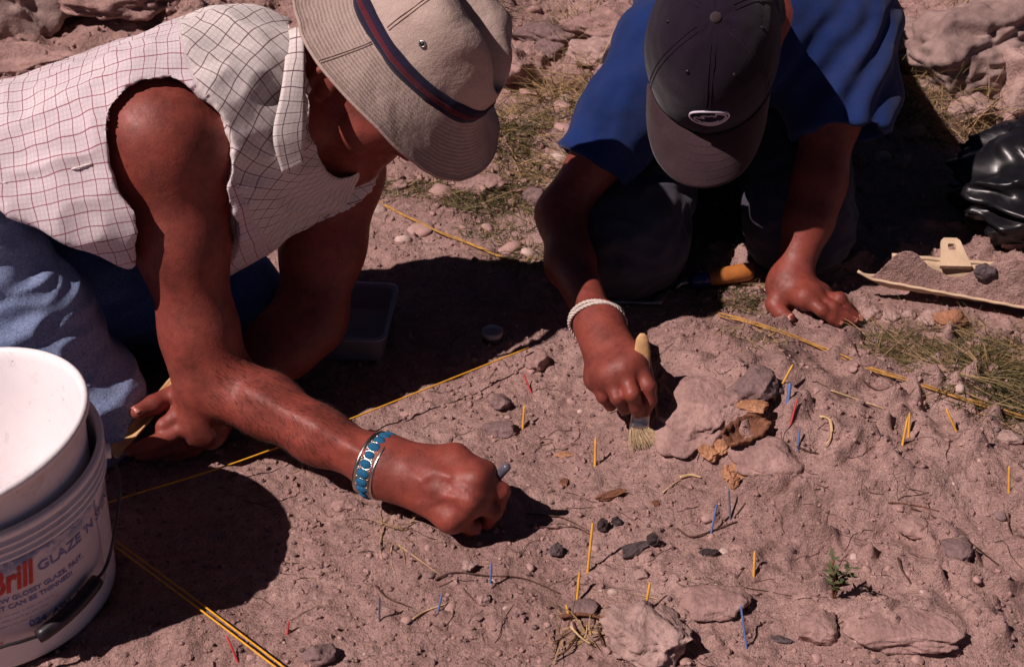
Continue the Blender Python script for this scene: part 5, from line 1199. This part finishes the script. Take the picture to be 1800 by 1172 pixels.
twig('thick broken root at the root tangle near the bottom', [(985, 1090), (1025, 1086), (1070, 1096)], .0026, 'bark', .006); twig('straw stem across the root tangle', [(1003, 1110), (1020, 1128), (1037, 1140)], .0014, 'straw', .008); twig('dark root looping down from the root tangle', [(1008, 1100), (1012, 1125), (995, 1150), (968, 1165)], .0016, 'twig', .006); twig('second dark root hanging from the tangle', [(1050, 1105), (1054, 1125), (1060, 1140)], .0014, 'twig', .006)
twig('bent root on the slope beside the white rootlets', [(1440, 740), (1455, 748), (1460, 772), (1450, 790)], .0016, 'straw', .006); twig('white rootlet pair at the hole in the slope', [(1446, 742), (1458, 752), (1462, 768)], .0015, 'straw', .009); twig('thin looping root below the frayed string', [(1470, 635), (1500, 655), (1540, 690), (1570, 690), (1572, 670), (1550, 668)], .0012); twig('dark stem beside the frayed string, drooping', [(1478, 590), (1500, 620), (1515, 655)], .0010, 'twig', .006)
twig('straw lying across the frayed slope', [(1460, 690), (1510, 708), (1555, 722)], .0011, 'straw'); twig('brown root at the right of the rounded lumps', [(1600, 895), (1640, 910), (1690, 945), (1755, 995)], .0011); twig('reddish root lying right of the plant', [(1560, 885), (1610, 890), (1650, 900)], .0010, 'bark'); twig('curled dark leaf on the wide slab', [(1578, 985), (1585, 1005), (1600, 1028)], .0016, 'twig', .003)
twig('thin stem at the far right', [(1772, 905), (1771, 925), (1776, 942)], .0010, 'twig', .004); twig('forked twig by the low pale stone', [(1400, 788), (1420, 796), (1438, 800)], .0014, 'twig', .003); twig('pale root in front of the charred wood', [(1195, 842), (1215, 838), (1232, 842)], .0022, 'straw', .003); twig('thin root left of the pale root', [(1165, 868), (1180, 855), (1195, 845)], .0012, 'straw')
twig('bent straw at the right grass edge, long', [(1660, 70), (1700, 40), (1760, 10), (1800, -5)], .003, 'straw', .12); twig('straw stalk before the huge boulder', [(1645, 150), (1670, 120), (1690, 80)], .003, 'straw', .10)
# dark wire tangle at the bottom right shadow is cast by the plant; scattered small stones one can count
rs = random.Random(21); lib = []
for k in range(10):
    q, fa_ = stone_co(2, (1, 1, .7), 100 + k, .25, 6); lib.append(mesh('pebble', q, fa_))
for me in lib: me.materials.append(M['pebble'])
for m_ in ('pebble_grey', 'pebble_pale'):
    for k in range(2): c_ = lib[k].copy(); c_.materials.clear(); c_.materials.append(M[m_]); lib.append(c_)
TONE = {'dusty_pebble': 'pinkish', 'grey_pebble': 'grey', 'pale_pebble': 'pale'}
cnt = 0
while cnt < 150:
    px, py = rs.uniform(420, 1790), rs.uniform(640, 1165); 
    if px < 700 and py < 900: continue
    g = GG(px, py); r = .0028 + .0056 * rs.random() ** 3; o = link('pebble', rs.choice(lib)); o.location = (g[0], g[1], g[2] - r * .1); o.scale = (r * rs.uniform(.8, 1.4), r * rs.uniform(.8, 1.2), r * rs.uniform(.7, 1.1)); o.rotation_euler = (rs.uniform(-.4, .4), rs.uniform(-.4, .4), rs.uniform(0, 6.3))
    tag(o, 'small %s pebble scattered on the bare excavated soil' % TONE[o.data.materials[0].name], 'pebble', '%s pebbles on the excavated soil' % TONE[o.data.materials[0].name]); cnt += 1
cnt = 0
while cnt < 110:
    px, py = rs.uniform(640, 1180), rs.uniform(-10, 470) 
    if rs.random() < .2: px, py = rs.uniform(1540, 1800), rs.uniform(0, 300)
    g = GG(px, py); r = .006 + .018 * rs.random() ** 2.5; o = link('clod', rs.choice(lib)); o.location = (g[0], g[1], g[2] - r * .1); o.scale = (r * rs.uniform(.8, 1.4), r * rs.uniform(.8, 1.2), r * rs.uniform(.7, 1.1)); o.rotation_euler = (rs.uniform(-.4, .4), rs.uniform(-.4, .4), rs.uniform(0, 6.3))
    tag(o, 'small %s clod of dry earth on the rough ground behind' % TONE[o.data.materials[0].name], 'clod', '%s clods on the rough ground behind' % TONE[o.data.materials[0].name]); cnt += 1
# gravel and litter nobody could count
def scatter(n, region, size, seed, mat, name, label):
    R = np.random.RandomState(seed); co, fa_ = ico(1); V = []; Fc = []
    x = R.uniform(region[0], region[1], n); y = R.uniform(region[2], region[3], n); z = gh(x, y); s_ = size[0] + (size[1] - size[0]) * R.rand(n) ** 3
    sh = 1 + .35 * R.normal(size=(n, len(co), 1)) * .5; sc = R.uniform(.6, 1.3, (n, 1, 3))
    V = co[None] * sh * sc * s_[:, None, None]; V = V + np.stack([x, y, z + s_ * .2], 1)[:, None, :]
    Fc = fa_[None] + (np.arange(n) * len(co))[:, None, None]; o = link(name, mesh(name, V.reshape(-1, 3), Fc.reshape(-1, 3), False), M[mat]); return tag(o, label, kind='stuff')
scatter(14000, (-.6, .95, .95, 2.05), (.0005, .0040), 1, 'rock', 'gravel', 'fine pinkish grit strewn over the soil'); scatter(3000, (-.6, .95, .95, 2.05), (.0005, .0036), 2, 'rock_grey', 'gravel', 'fine grey grit strewn over the soil')
scatter(500, (-.6, .95, .95, 2.2), (.0005, .0018), 3, 'rock_pale', 'gravel', 'fine white grit strewn over the soil'); scatter(12000, (-1.2, 1.4, 1.95, 3.3), (.0016, .009), 4, 'rock', 'gravel', 'crumbled earth on the rough ground behind')
mb = MB(); rs = random.Random(31)
for k in range(170):
    px, py = rs.uniform(430, 1800), rs.uniform(560, 1170); g = GG(px, py); a = rs.uniform(-.9, .9) + (3.14 if rs.random() < .5 else 0); P = []
    L = rs.uniform(.004, .010); p = g[:2].copy()
    for i in range(rs.randint(4, 8)):
        P.append(np.array([p[0], p[1], float(gh(p[0], p[1])) + rs.uniform(0, .0022)])); a += rs.uniform(-.55, .55); p = p + L * np.array([math.cos(a), math.sin(a)])
    mb.tube(P, rs.uniform(.0002, .00055), 3, False)
tag(mb.build('rootlets', M['twig']), 'hair thin dark rootlets strewn over the soil', kind='stuff')
V = []; Fc = []; A = []
rs = random.Random(8)
for k in range(900):
    far = k > 500; x = rs.uniform(-.45, 1.0) if not far else rs.uniform(-.6, 1.6); y = rs.uniform(.98, 2.0) if not far else rs.uniform(1.9, 3.0); v, f, a_ = blades(1, .001, .001, rs.uniform(.008, .03) * (2. if far else 1), k, flat=1., tone=(.3, 1.), wd=.0005 * (1.8 if far else 1), c=np.array([x, y, 0])); n0 = len(V); V += v; A += a_; Fc += [tuple(i + n0 for i in q) for q in f]
me = mesh('straw_litter', V, Fc, False); vattr(me, 'tone', A); tag(link('straw_litter', me, M['grass']), 'short dry straw bits strewn over the ground', kind='stuff')
print('script', time.time() - T0)
